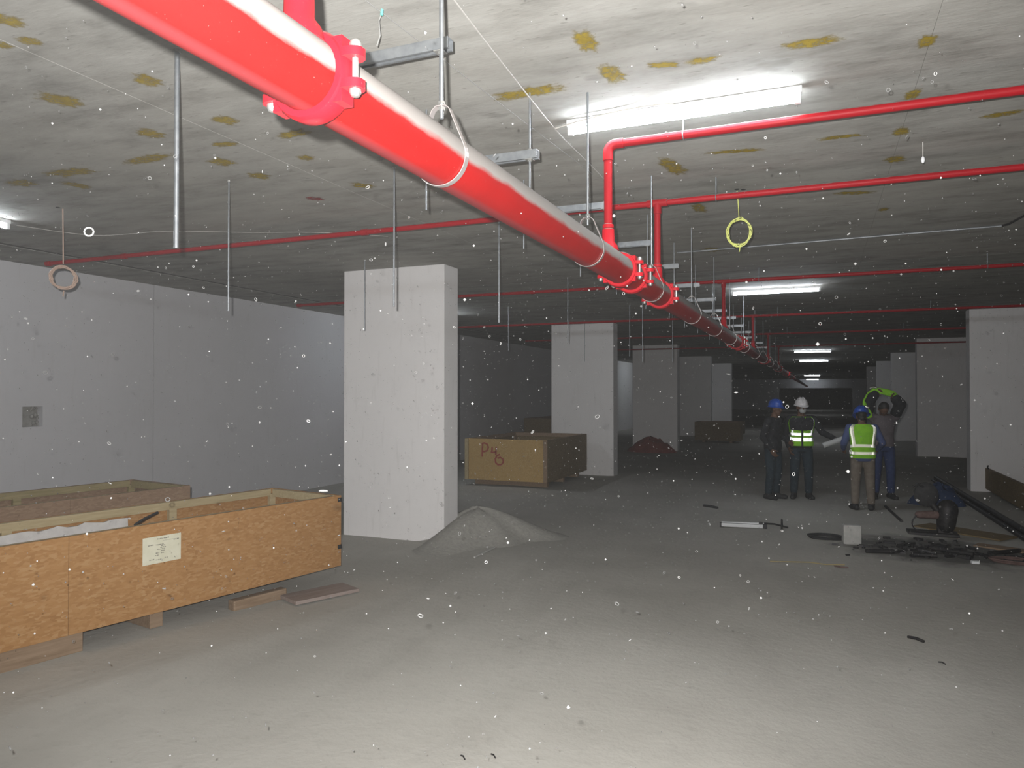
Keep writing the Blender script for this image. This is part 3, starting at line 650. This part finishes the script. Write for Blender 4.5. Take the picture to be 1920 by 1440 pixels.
# long black pipes lying along the right side
for i, (dx_, z) in enumerate(((0, .035), (.085, .035), (.0425, .1))):
    o = MB().cyl((2.30 + dx_, 10.2, FZ(2.3, 12) + z), (2.12 + dx_, 17.0, FZ(2.3, 15) + z), .036, 12).build('stacked_pipe', 'dark_metal', None, F(2.25, 12), True)
    tag(o, ['lower left black pipe of the bundle along the low brown crate', 'lower right black pipe of the bundle along the low brown crate', 'top black pipe of the bundle along the low brown crate'][i], 'pipe', 'black pipes stacked by the right crate')
# abrasive cut-off saw
sx0, sy0 = 1.33, 10.62
saw = wthing('cut_off_saw', 'dark cut-off saw with raised wheel guard on the blackened floor', 'saw', F(sx0, sy0))
z0 = FZ(sx0, sy0)
MB().box((sx0 - .02, sy0, z0 + .02), (.56, .30, .035), None, .006).build('base_plate', 'dark_metal', saw)
mb = MB(); mb.capsule((sx0 + .13, sy0, z0 + .13), (sx0 + .15, sy0, z0 + .33), .105, .12, 14); mb.build('motor_housing', 'dark_metal', saw, smooth=True)
mb = MB(); mb.box((sx0 + .12, sy0 + .02, z0 + .09), (.16, .14, .13), None, .01); mb.build('pivot', 'dark_metal', saw)
MB().tube([(sx0 + .12, sy0, z0 + .23), (sx0 + .02, sy0, z0 + .33), (sx0 - .06, sy0 - .01, z0 + .44)], [.045, .04, .035], 10).build('arm', 'dark_metal', saw, smooth=True)
n = 28; mb = MB(); cc = Vector((sx0 - .085, sy0, z0 + .50))
mb.rings([[cc + Vector((rr_ * math.cos(2 * PI * j / n), yy, rr_ * 1.12 * math.sin(2 * PI * j / n))) for j in range(n)] for rr_, yy in ((.02, -.045), (.115, -.045), (.135, -.03), (.135, .03), (.115, .045), (.02, .045))]); mb.build('wheel_guard', 'black', saw, smooth=True)
MB().lathe((sx0 - .10, sy0, z0 + .48), [(.02, -.004), (.12, -.004), (.12, .004), (.02, .004)], (0, 1, 0), 24).build('cutting_wheel', 'dark_metal', saw)
mb = MB(); mb.capsule((sx0 - .17, sy0 - .02, z0 + .245), (sx0 + .02, sy0 - .02, z0 + .255), .045, .055, 10); mb.build('vise', 'rusty', saw, smooth=True)
MB().tube([(sx0 - .20, sy0 - .05, z0 + .24)] + [(sx0 - .14 - .11 * math.cos(R(a)), sy0 - .06, z0 + .14 + .1 * math.sin(R(a))) for a in range(30, -120, -15)] + [(sx0 - .05, sy0 - .05, z0 + .05)], .008, 8).build('handle', 'dark_metal', saw, smooth=True)
MB().tube([(sx0 - .12, sy0 - .05, z0 + .6), (sx0 - .19, sy0 - .08, z0 + .64), (sx0 - .24, sy0 - .08, z0 + .60)], .012, 8).build('lift_handle', 'black', saw, smooth=True)

# background heaps
def heap(name, c, rx, ry, h_, m, label, cat, seed=1, spiky=.15):
    rnd = random.Random(seed); mb = MB(); rs = []
    for k in range(9):
        t = k / 8; rs.append([(c[0] + rx * t * math.cos(2 * PI * j / 22) * (1 + spiky * math.sin(3 * j * .28 + seed)), c[1] + ry * t * math.sin(2 * PI * j / 22), FZ(*c) - .02 + h_ * math.cos(t * PI / 2) ** .8 * (1 + rnd.uniform(-spiky, spiky))) for j in range(22)])
    mb.rings(rs); return tag(mb.build(name, m, None, F(*c), True), label, cat)
heap('tarpaulin', (-4.75, 22.6), .75, .45, .45, 'red_tarp', 'dark red tarpaulin crumpled at the foot of the third left column', 'tarpaulin', 3)
heap('tarpaulin', (1.80, 13.7), .42, .30, .34, 'blue_tarp', 'navy tarpaulin heap on the floor behind the cut-off saw', 'tarpaulin', 5)
for i, (x, y, a, L, W_, h_, lb) in enumerate([(-5.95, 22.6, 90, 2.2, 1.1, 1.0, 'tall brown crate between the second and third left columns'), (-2.6, 27.5, 0, 1.6, 1.0, .75, 'brown crate behind the red tarpaulin column, left of the workers'), (-7.6, 24.0, 90, 2.6, .9, 1.0, 'dark crate stack by the left wall behind the sprayed crate'), (-2.9, 31.8, 0, 1.3, 1.0, .6, 'small far brown crate left of the workers')]):
    crate('shipping_crate', lb, F(x, y), R(a), L, W_, .08, h_, 'ply_dark', (), .02, 'brown_wood', False, 'brown_wood', [(-L * .2, W_ / 2, .1, W_), (-L * .8, W_ / 2, .1, W_)])
t = wthing('step_ladder', 'small dark trestle standing on the tall brown crate', 'trestle', (-6.35, 21.5, 1.0))
for s in (-1, 1): MB().tube([(-6.5 + .0, 21.4 + s * .12, .97), (-6.42, 21.4 + s * .04, 1.42)], .025, 6).build('leg', 'black', t); MB().tube([(-6.25, 21.4 + s * .12, .97), (-6.40, 21.4 + s * .04, 1.42)], .025, 6).build('leg', 'black', t)
MB().box((-6.41, 21.4, 1.43), (.1, .2, .04)).build('top', 'black', t)

# ------------------------------------------------------------------ people
def lerp(a, b_, u): return a + (b_ - a) * u
class Torso:
    """lofted trunk along a bent spine; local frame: faces -Y, the person's left is +X"""
    prof = [(0, .135, .105), (.10, .160, .118), (.22, .165, .118), (.42, .148, .105), (.62, .165, .118), (.78, .185, .120), (.88, .185, .105), (.95, .135, .085), (1.0, .07, .062)]
    def __init__(s, pts, side=(1, 0, 0), k=1.0):
        s.p = [Vector(p) for p in pts]; s.side = Vector(side).normalized(); s.k = k
    def at(s, t):
        n = len(s.p) - 1; u = min(max(t, 0), 1) * n; i = min(int(u), n - 1); return lerp(s.p[i], s.p[i + 1], u - i), (s.p[i + 1] - s.p[i]).normalized()
    def r(s, t):
        P = s.prof
        for a, b_ in zip(P[:-1], P[1:]):
            if t <= b_[0]:
                u = (t - a[0]) / (b_[0] - a[0]); return lerp(a[1], b_[1], u) * s.k, lerp(a[2], b_[2], u) * s.k
        return P[-1][1] * s.k, P[-1][2] * s.k
    def pt(s, t, a, off=0):
        c, d = s.at(t); rx, ry = s.r(t); f = s.side.cross(d).normalized() * -1; sd = d.cross(f * -1).normalized()
        ca, sa = math.cos(a), math.sin(a); e = .82
        return c + s.side * (rx + off) * math.copysign(abs(ca) ** e, ca) + f * (ry + off) * math.copysign(abs(sa) ** e, sa)
    def loft(s, mb, t0, t1, off=0, n=28, m=16): return mb.rings([[s.pt(lerp(t0, t1, i / m), 2 * PI * j / n, off) for j in range(n)] for i in range(m + 1)])
    def shell(s, mb, t0, t1, a0, a1, off, th=.006, m=12, n=20):
        full = abs(a1 - a0) >= 2 * PI - .01
        A = [lerp(a0, a1, j / n) for j in range(n if full else n + 1)]; Tt = [lerp(t0, t1, i / m) for i in range(m + 1)]
        o_ = [s.pt(t, a, off) for t in Tt for a in A]; i_ = [s.pt(t, a, off - th) for t in Tt for a in A]; N = len(A); K = len(o_); fs = []
        J = N if full else N - 1
        for i in range(m):
            for j in range(J):
                q = (i * N + j, i * N + (j + 1) % N, (i + 1) * N + (j + 1) % N, (i + 1) * N + j); fs.append(q); fs.append(tuple(K + x for x in q[::-1]))
        for i in (0, m):
            for j in range(J): fs.append((i * N + j, i * N + (j + 1) % N, K + i * N + (j + 1) % N, K + i * N + j))
        if not full:
            for j in (0, N - 1):
                for i in range(m): fs.append((i * N + j, (i + 1) * N + j, K + (i + 1) * N + j, K + i * N + j))
        return mb.add(o_ + i_, fs)
def remesh(o, vox, it=4):
    m_ = o.modifiers.new('remesh', 'REMESH'); m_.mode = 'VOXEL'; m_.voxel_size = vox; m_.use_smooth_shade = True
    s_ = o.modifiers.new('smooth', 'SMOOTH'); s_.iterations = it; s_.factor = .5; return o
def hand(mb, w_, d, pn, curl=.5, thumb=1):
    """w_: wrist, d: direction of the palm, pn: palm normal (fingers curl toward it)"""
    w_ = Vector(w_); d = Vector(d).normalized(); pn = Vector(pn); pn = (pn - d * pn.dot(d)).normalized(); sd = d.cross(pn)
    for k in (-.026, 0, .026): mb.capsule(w_ + sd * k * .6, w_ + d * .085 + sd * k, .019, .016, 8)
    for k, L in ((-.031, .062), (-.011, .074), (.010, .078), (.031, .070)):
        a = w_ + d * .09 + sd * k; b_ = a + (d * math.cos(curl) + pn * math.sin(curl)) * L * .55; c_ = b_ + (d * math.cos(curl * 2.2) + pn * math.sin(curl * 2.2)) * L * .5
        mb.capsule(a, b_, .0095, .0088, 8); mb.capsule(b_, c_, .0088, .0075, 8)
    a = w_ + d * .03 + sd * .028 * thumb; b_ = a + (d * .6 + sd * thumb * .7 + pn * .3).normalized() * .045; c_ = b_ + (d * .9 + sd * .25 * thumb + pn * .5).normalized() * .034
    mb.capsule(a, b_, .013, .011, 8); mb.capsule(b_, c_, .0105, .009, 8)
def head(mb, c, fwd, up=(0, 0, 1)):
    c = Vector(c); f = Vector(fwd).normalized(); u = Vector(up); u = (u - f * u.dot(f)).normalized(); s_ = f.cross(u)
    rot = Matrix((s_, f, u)).transposed()
    mb.ball(c + u * .02, (.073, .092, .10), 16, 12, rot); mb.ball(c + f * .025 - u * .045, (.056, .068, .072), 14, 10, rot)
    mb.ball(c + f * .055 - u * .095, (.03, .03, .022), 10, 8, rot)
    mb.capsule(c + f * .088 + u * .012, c + f * .105 - u * .025, .010, .015, 8)
    mb.capsule(c + f * .082 - u * .06 - s_ * .018, c + f * .082 - u * .06 + s_ * .018, .010, .010, 8)
    mb.capsule(c + f * .082 + u * .035 - s_ * .03, c + f * .082 + u * .035 + s_ * .03, .012, .012, 8)
    for k in (-1, 1): mb.ball(c + s_ * .075 * k - u * .01, (.012, .022, .032), 8, 6, rot)
    return c, f, u, s_, rot
def helmet(parent, hd, m, k_=1.0):
    c, f, u, s_, rot = hd; rot = rot * k_; mb = MB(); rs = []; base = c + u * .045 - f * .008
    for i in range(9):
        a = PI / 2 * i / 8; k = math.cos(a); rs.append([base + rot @ Vector((.104 * max(k, .03) * math.cos(2 * PI * j / 24), .128 * max(k, .03) * math.sin(2 * PI * j / 24), .118 * math.sin(a))) for j in range(24)])
    mb.rings(rs)
    for x in (-.025, .025): mb.tube([base + rot @ Vector((x, .122 * math.cos(a), .121 * math.sin(a))) for a in (R(q) for q in range(20, 165, 12))], .007, 6)
    sh = mb.build('helmet', m, parent, smooth=True)
    mb = MB(); ri = []; ro = []
    for j in range(28):
        a = 2 * PI * j / 28; pk = max(0, math.sin(a)) ** 2 * .045
        ri.append(base + rot @ Vector((.100 * math.cos(a), .124 * math.sin(a), .004))); ro.append(base + rot @ Vector((.117 * math.cos(a), (.141 + pk) * math.sin(a), -.012 - pk * .25)))
    lo = [p - u * .005 for p in ro]; li = [p - u * .006 for p in ri]
    mb.rings([ri, ro, lo, li], False, True); mb.build('brim', m, sh, smooth=True); return sh
def face(parent, hd):
    c, f, u, s_, rot = hd
    for k in (-1, 1): MB().ball(c + f * .083 + s_ * .03 * k + u * .008, (.011, .008, .008), 8, 6, rot).build('eye', 'lens', parent, smooth=True)
def limb(mb, pts, rad):
    for i in range(len(pts) - 1): mb.capsule(pts[i], pts[i + 1], rad[i], rad[i + 1], 14)
def shoe(mb, ankle, fwd, s=1.0):
    a = Vector(ankle); f = Vector(fwd).normalized(); z = Vector((a.x, a.y, 0))
    mb.capsule(z + Vector((0, 0, .045)) - f * .055, z + f * .06 + Vector((0, 0, .045)), .042, .043, 12); mb.capsule(z + f * .05 + Vector((0, 0, .036)), z + f * .165 + Vector((0, 0, .032)), .044, .034, 12); mb.capsule(a, z + Vector((0, 0, .05)), .048, .046, 12)
def prism_tape(T_, t0, t1, a0, a1, s=.013, off=.039):
    """retroreflective tape: rows of tiny corner-cube prisms pressed into the strip"""
    mb = MB(); tm = (t0 + t1) / 2; K = 240
    A = [lerp(a0, a1, k / K) for k in range(K + 1)]; P = [T_.pt(tm, a, off) for a in A]; acc = [0.0]
    for p, q in zip(P[:-1], P[1:]): acc.append(acc[-1] + (q - p).length)
    L = acc[-1]; H_ = (T_.at(t1)[0] - T_.at(t0)[0]).length; nr = max(2, round(H_ / (s * .866))); nc = max(2, round(L / s))
    def ang(u):
        u = min(max(u, 0), 1) * L; lo = 0
        for k in range(1, K + 1):
            if acc[k] >= u: return lerp(A[k - 1], A[k], (u - acc[k - 1]) / max(acc[k] - acc[k - 1], 1e-9))
        return A[-1]
    rows = [[T_.pt(lerp(t0, t1, i / nr), ang((j + (.5 if i % 2 else 0)) / (nc + .5)), off) for j in range(nc + 1)] for i in range(nr + 1)]
    ctr = T_.at(tm)[0]
    def pit(a, b_, c_):
        n = (b_ - a).cross(c_ - a).normalized(); m_ = (a + b_ + c_) / 3
        if n.dot(m_ - ctr) < 0: n = -n
        sd = ((b_ - a).length + (c_ - b_).length + (a - c_).length) / 3; ap = m_ - n * sd / math.sqrt(6)
        o = len(mb.v); mb.v += [tuple(a), tuple(b_), tuple(c_), tuple(ap)]; mb.f += [(o, o + 1, o + 3), (o + 1, o + 2, o + 3), (o + 2, o, o + 3)]
    for i in range(nr):
        lo, hi = rows[i], rows[i + 1]
        for j in range(nc):
            if i % 2 == 0: pit(lo[j], lo[j + 1], hi[j]); pit(lo[j + 1], hi[j], hi[j + 1])
            else: pit(lo[j], hi[j], hi[j + 1]); pit(lo[j], lo[j + 1], hi[j + 1])
    return mb
def person(label, loc, rz, sc, J, cl):
    t = thing('person', label, 'person', loc, rz); t.scale = (sc, sc, sc)
    T_ = Torso(J['spine'], J.get('side', (1, 0, 0)))
    mb = MB(); T_.loft(mb, .0, 1.0, -.012)
    nk = T_.at(1)[0]; hc = Vector(J['head']); mb.capsule(T_.at(.93)[0], hc - Vector(J.get('up', (0, 0, 1))).normalized() * .05 - Vector(J['face']).normalized() * .015, .058, .052, 12)
    hd = head(mb, hc, J['face'], J.get('up', (0, 0, 1)))
    for s in ('l', 'r'):
        limb(mb, J['arm_' + s], (.050, .039, .027)); e, w_ = Vector(J['arm_' + s][1]), Vector(J['arm_' + s][2])
        hand(mb, w_, J.get('hd_' + s, w_ - e), J.get('pn_' + s, (1, 0, 0) if s == 'r' else (-1, 0, 0)), J.get('curl_' + s, .45), 1 if s == 'r' else -1)
        limb(mb, J['leg_' + s], (.078, .055, .038)); q = MB()
        shoe(mb, J['leg_' + s][2], J.get('toe_' + s, (0, -1, 0)))
    body = remesh(mb.build('body', 'skin', t), .009, 3)
    # clothes
    mb = MB(); T_.loft(mb, cl.get('hem', .05), .965, .010)
    for s in ('l', 'r'):
        a = [Vector(p) for p in J['arm_' + s]]; mb.capsule(a[0], a[1], .068, .056, 14); mb.capsule(a[1], lerp(a[1], a[2], .93), .055, .042, 14); mb.capsule(a[0], T_.at(.84)[0], .07, .10, 12)
    remesh(mb.build(cl.get('top_name', 'jacket'), cl['top'], t), .012, 5)
    mb = MB(); T_.loft(mb, 0, .24, .007)
    for s in ('l', 'r'):
        a = [Vector(p) for p in J['leg_' + s]]; mb.capsule(a[0], a[1], .097, .075, 14); mb.capsule(a[1], lerp(a[1], a[2], .92), .074, .062, 14)
    remesh(mb.build('trousers', cl['legs'], t), .012, 5)
    for s in ('l', 'r'):
        mb = MB(); shoe(mb, J['leg_' + s][2], J.get('toe_' + s, (0, -1, 0))); o = mb.build('shoe', 'black', t); 
        for v in o.data.vertices: v.co += v.normal * .006
        remesh(o, .01, 3)
    c, f, u, s_, rot = hd; mb = MB(); mb.ball(c + u * .03 - f * .022, (.081, .092, .10), 16, 12, rot); mb.ball(c - f * .045 - u * .03, (.062, .05, .06), 12, 8, rot)
    mb.build('hair', 'hair', t, smooth=True)
    if cl.get('helmet'): helmet(t, hd, cl['helmet'], cl.get('hs', 1.0))
    if cl.get('mask'):
        mb = MB(); c, f, u, s_, rot = hd; mb.ball(c + f * .068 - u * .048, (.056, .048, .05), 14, 10, rot); mb.build('face_mask', 'mask', t, smooth=True)
    face(t, hd)
    if cl.get('vest'):
        a0, a1 = (0, 2 * PI) if cl['vest'] == 'closed' else (R(-90) + cl.get('gap', .25), R(270) - cl.get('gap', .25))
        mb = MB(); T_.shell(mb, cl.get('vest_hem', .06), .955, a0, a1, .034, .008, 18, 30); v_ = mb.build('hi_vis_vest', 'hivis', t, smooth=True)
        rm = cl.get('tape', 'reflect')
        for (b0, b1) in cl['bands']: prism_tape(T_, b0, b1, a0, a1).build('reflective_band', rm, v_)
        for (s0, s1, v0, v1) in cl.get('braces', ()): prism_tape(T_, v0, v1, s0, s1).build('reflective_brace', rm, v_)
        if cl['vest'] == 'closed':
            q = MB(); T_.shell(q, cl.get('vest_hem', .06) - .012, cl.get('vest_hem', .06) + .012, 0, 2 * PI, .0365, .008, 2, 30); q.build('hem_trim', 'hivis', v_, smooth=True)
    return t, T_, hd
def stand(lean=0, **k):
    J = dict(spine=[(0, 0, .80), (0, 0, 1.0), (0, -lean * .5, 1.2), (0, -lean, 1.42)], head=(0, -lean - .03, 1.545), face=(0, -1, -.05),
        arm_l=[(.19, -lean * .9, 1.34), (.25, .03 - lean * .5, 1.08), (.25, -.07, .86)], arm_r=[(-.19, -lean * .9, 1.34), (-.25, .03 - lean * .5, 1.08), (-.25, -.07, .86)],
        leg_l=[(.09, 0, .82), (.11, -.02, .46), (.12, .02, .10)], leg_r=[(-.09, 0, .82), (-.11, -.02, .46), (-.12, .02, .10)], toe_l=(.25, -1, 0), toe_r=(-.25, -1, 0))
    J.update(k); return J
def base(x, y): return (x, y, FZ(x, y))
# 1: dark clothes, blue helmet, turned to the right
person('person in black jacket and blue helmet, in profile beside the white-helmeted one', base(-.72, 13.24), R(62), .985,
  stand(.03, arm_l=[(.19, -.03, 1.34), (.24, .0, 1.08), (.17, -.2, .98)], arm_r=[(-.19, -.03, 1.34), (-.25, .04, 1.07), (-.22, -.1, .86)]),
  dict(top='black_cloth', legs='teal_cloth', helmet='helmet_blue', hem=.0))
# 2: white helmet, mask, vest, facing the camera
p2, T2, hd2 = person('person in white helmet, grey mask and green vest, facing the camera', base(-.28, 13.55), R(8), 1.01,
  stand(.02, face=(.22, -1, -.12), arm_l=[(.19, -.02, 1.34), (.33, -.03, 1.12), (.50, -.20, 1.03)], hd_l=(.8, -.4, -.25), pn_l=(0, 0, -1), arm_r=[(-.19, -.02, 1.34), (-.25, .05, 1.08), (-.20, -.06, .86)]),
  dict(top='black_cloth', legs='teal_cloth', helmet='helmet_white', mask=True, vest='open', gap=.05, vest_hem=.16, tape='reflect_hot', bands=[(.29, .40), (.46, .535)], braces=[(R(-145), R(-128), .54, .93), (R(-52), R(-35), .54, .93)], hem=.08))
q = MB(); T2.shell(q, .60, .955, R(-150), R(-40), .050, .012, 10, 16); remesh(q.build('scarf', 'black_cloth', p2), .012, 6)
# 3: back to the camera
person('person with back turned in green vest with white bands and blue helmet', base(.62, 12.55), R(186), .935,
  stand(.06, face=(0, -1, -.35), head=(0, -.12, 1.53), arm_l=[(.19, -.05, 1.34), (.28, -.02, 1.09), (.26, -.24, .98)], arm_r=[(-.19, -.05, 1.34), (-.30, -.02, 1.10), (-.26, -.24, .98)]) | {},
  dict(top='blue_cloth', legs='khaki', helmet='helmet_blue', hs=1.16, vest='closed', vest_hem=.10, bands=[(.19, .265), (.355, .435)], braces=[(R(29), R(54), .435, .945), (R(126), R(151), .435, .945)], hem=.0, top_name='shirt'))
t = wthing('paper_roll', 'pale rolled drawing held between the two groups of workers', 'paper roll', (.2, 12.6, .93))
MB().cyl((.06, 12.62, .93), (.36, 12.66, 1.05), .042, 16).build('sheet', 'mask', t, smooth=True)
# 4: pulling a vest on over the head
p4, T4, hd4 = person('person in grey shirt and blue trousers pulling a green vest over the head', base(1.02, 14.2), R(10), 1.03,
  stand(.02, head=(-.03, -.16, 1.50), face=(0, -.30, -.95), up=(0, -.95, .30), arm_l=[(.18, -.02, 1.36), (.25, -.10, 1.59), (.17, -.14, 1.66)], arm_r=[(-.18, -.02, 1.36), (-.26, -.10, 1.58), (-.17, -.14, 1.74)], hd_l=(-.5, -.3, .5), hd_r=(.5, -.3, .4), pn_l=(0, -1, 0), pn_r=(0, -1, 0)),
  dict(top='mauve', legs='navy_cloth', hem=.12, top_name='shirt'))
sl = MB()
for s in ('l', 'r'): pass
for a in ([(.19, -.03, 1.42), (.24, -.11, 1.58), (.165, -.14, 1.66)], [(-.23, -.08, 1.50), (-.25, -.10, 1.60), (-.165, -.135, 1.74)]):
    mb = MB(); limb(mb, [Vector(q) for q in a], (.088, .092, .085)); remesh(mb.build('black_sleeve', 'black_cloth', p4), .012, 5)
mb = MB(); P = [Vector(q) for q in [(.20, -.15, 1.70), (.12, -.17, 1.745), (.02, -.18, 1.775), (-.08, -.18, 1.80), (-.17, -.17, 1.83), (-.27, -.17, 1.76), (-.33, -.17, 1.64), (-.32, -.18, 1.52), (-.27, -.19, 1.42), (-.24, -.19, 1.35)]]
mb.tube(P, [.025, .055, .06, .055, .035, .018, .022, .05, .062, .045], 12, False, (.45, 1)); vd = remesh(mb.build('hi_vis_vest', 'hivis', p4), .012, 4)
MB().tube([(-.14, -.18, 1.85), (-.19, -.18, 1.865), (-.25, -.18, 1.84)], .024, 10).build('reflective_band', 'reflect', vd, smooth=True)
MB().tube([(-.37, -.20, 1.51), (-.32, -.22, 1.54), (-.27, -.22, 1.52)], .028, 10).build('reflective_band', 'reflect', vd, smooth=True)

# ------------------------------------------------------------------ dust floating in the air
random.seed(23)
ico = [(0, 0, 1), (1, 0, 0), (0, 1, 0), (-1, 0, 0), (0, -1, 0), (0, 0, -1)]
icf = [(0, 1, 2), (0, 2, 3), (0, 3, 4), (0, 4, 1), (5, 2, 1), (5, 3, 2), (5, 4, 3), (5, 1, 4)]
dv = []; df = []
N_DUST = 17000
for i in range(N_DUST):
    x, y, z = random.uniform(-7.5, 2.4), random.uniform(-1.0, 11.0), random.uniform(.08, 3.25)
    if math.dist((x, y, z), (0, 0, 1.75)) < 1.9: continue
    r = min(.0066, .0022 * math.exp(random.gauss(.0, .5))); o = len(dv)
    dv += [(x + a * r, y + b_ * r, z + c * r) for a, b_, c in ico]; df += [tuple(q + o for q in f) for f in icf]
for i in range(2000):      # rings shaped to imitate the out-of-focus blur of specks
    x, y, z = random.uniform(-7.0, 2.4), random.uniform(-1.0, 11.0), random.uniform(.08, 3.25)
    if math.dist((x, y, z), (0, 0, 1.75)) < 1.9: continue
    r = min(.011, .0045 * math.exp(random.gauss(.0, .4))); ax = Vector((random.gauss(0, 1), random.gauss(0, 1), random.gauss(0, 1))).normalized(); e1 = ax.orthogonal().normalized(); e2 = ax.cross(e1); o = len(dv); c0_ = Vector((x, y, z))
    for k in range(10):
        d_ = e1 * math.cos(2 * PI * k / 10) + e2 * math.sin(2 * PI * k / 10)
        dv += [tuple(c0_ + d_ * r * 1.22), tuple(c0_ + d_ * r + ax * r * .22), tuple(c0_ + d_ * r * .78), tuple(c0_ + d_ * r - ax * r * .22)]
    df += [(o + 4 * k + q, o + 4 * k + (q + 1) % 4, o + 4 * ((k + 1) % 10) + (q + 1) % 4, o + 4 * ((k + 1) % 10) + q) for k in range(10) for q in range(4)]
me = bpy.data.meshes.new('airborne_dust'); me.from_pydata(dv, [], df); me.materials.append(M['dust'])
for p in me.polygons: p.use_smooth = True
ob = bpy.data.objects.new('airborne_dust', me); COL.objects.link(ob)
tag(ob, 'bright dust specks, some shaped as out-of-focus rings, floating in the air throughout the basement', 'dust', None, 'stuff')

for o in WT:
    if '_w' in o: del o['_w']
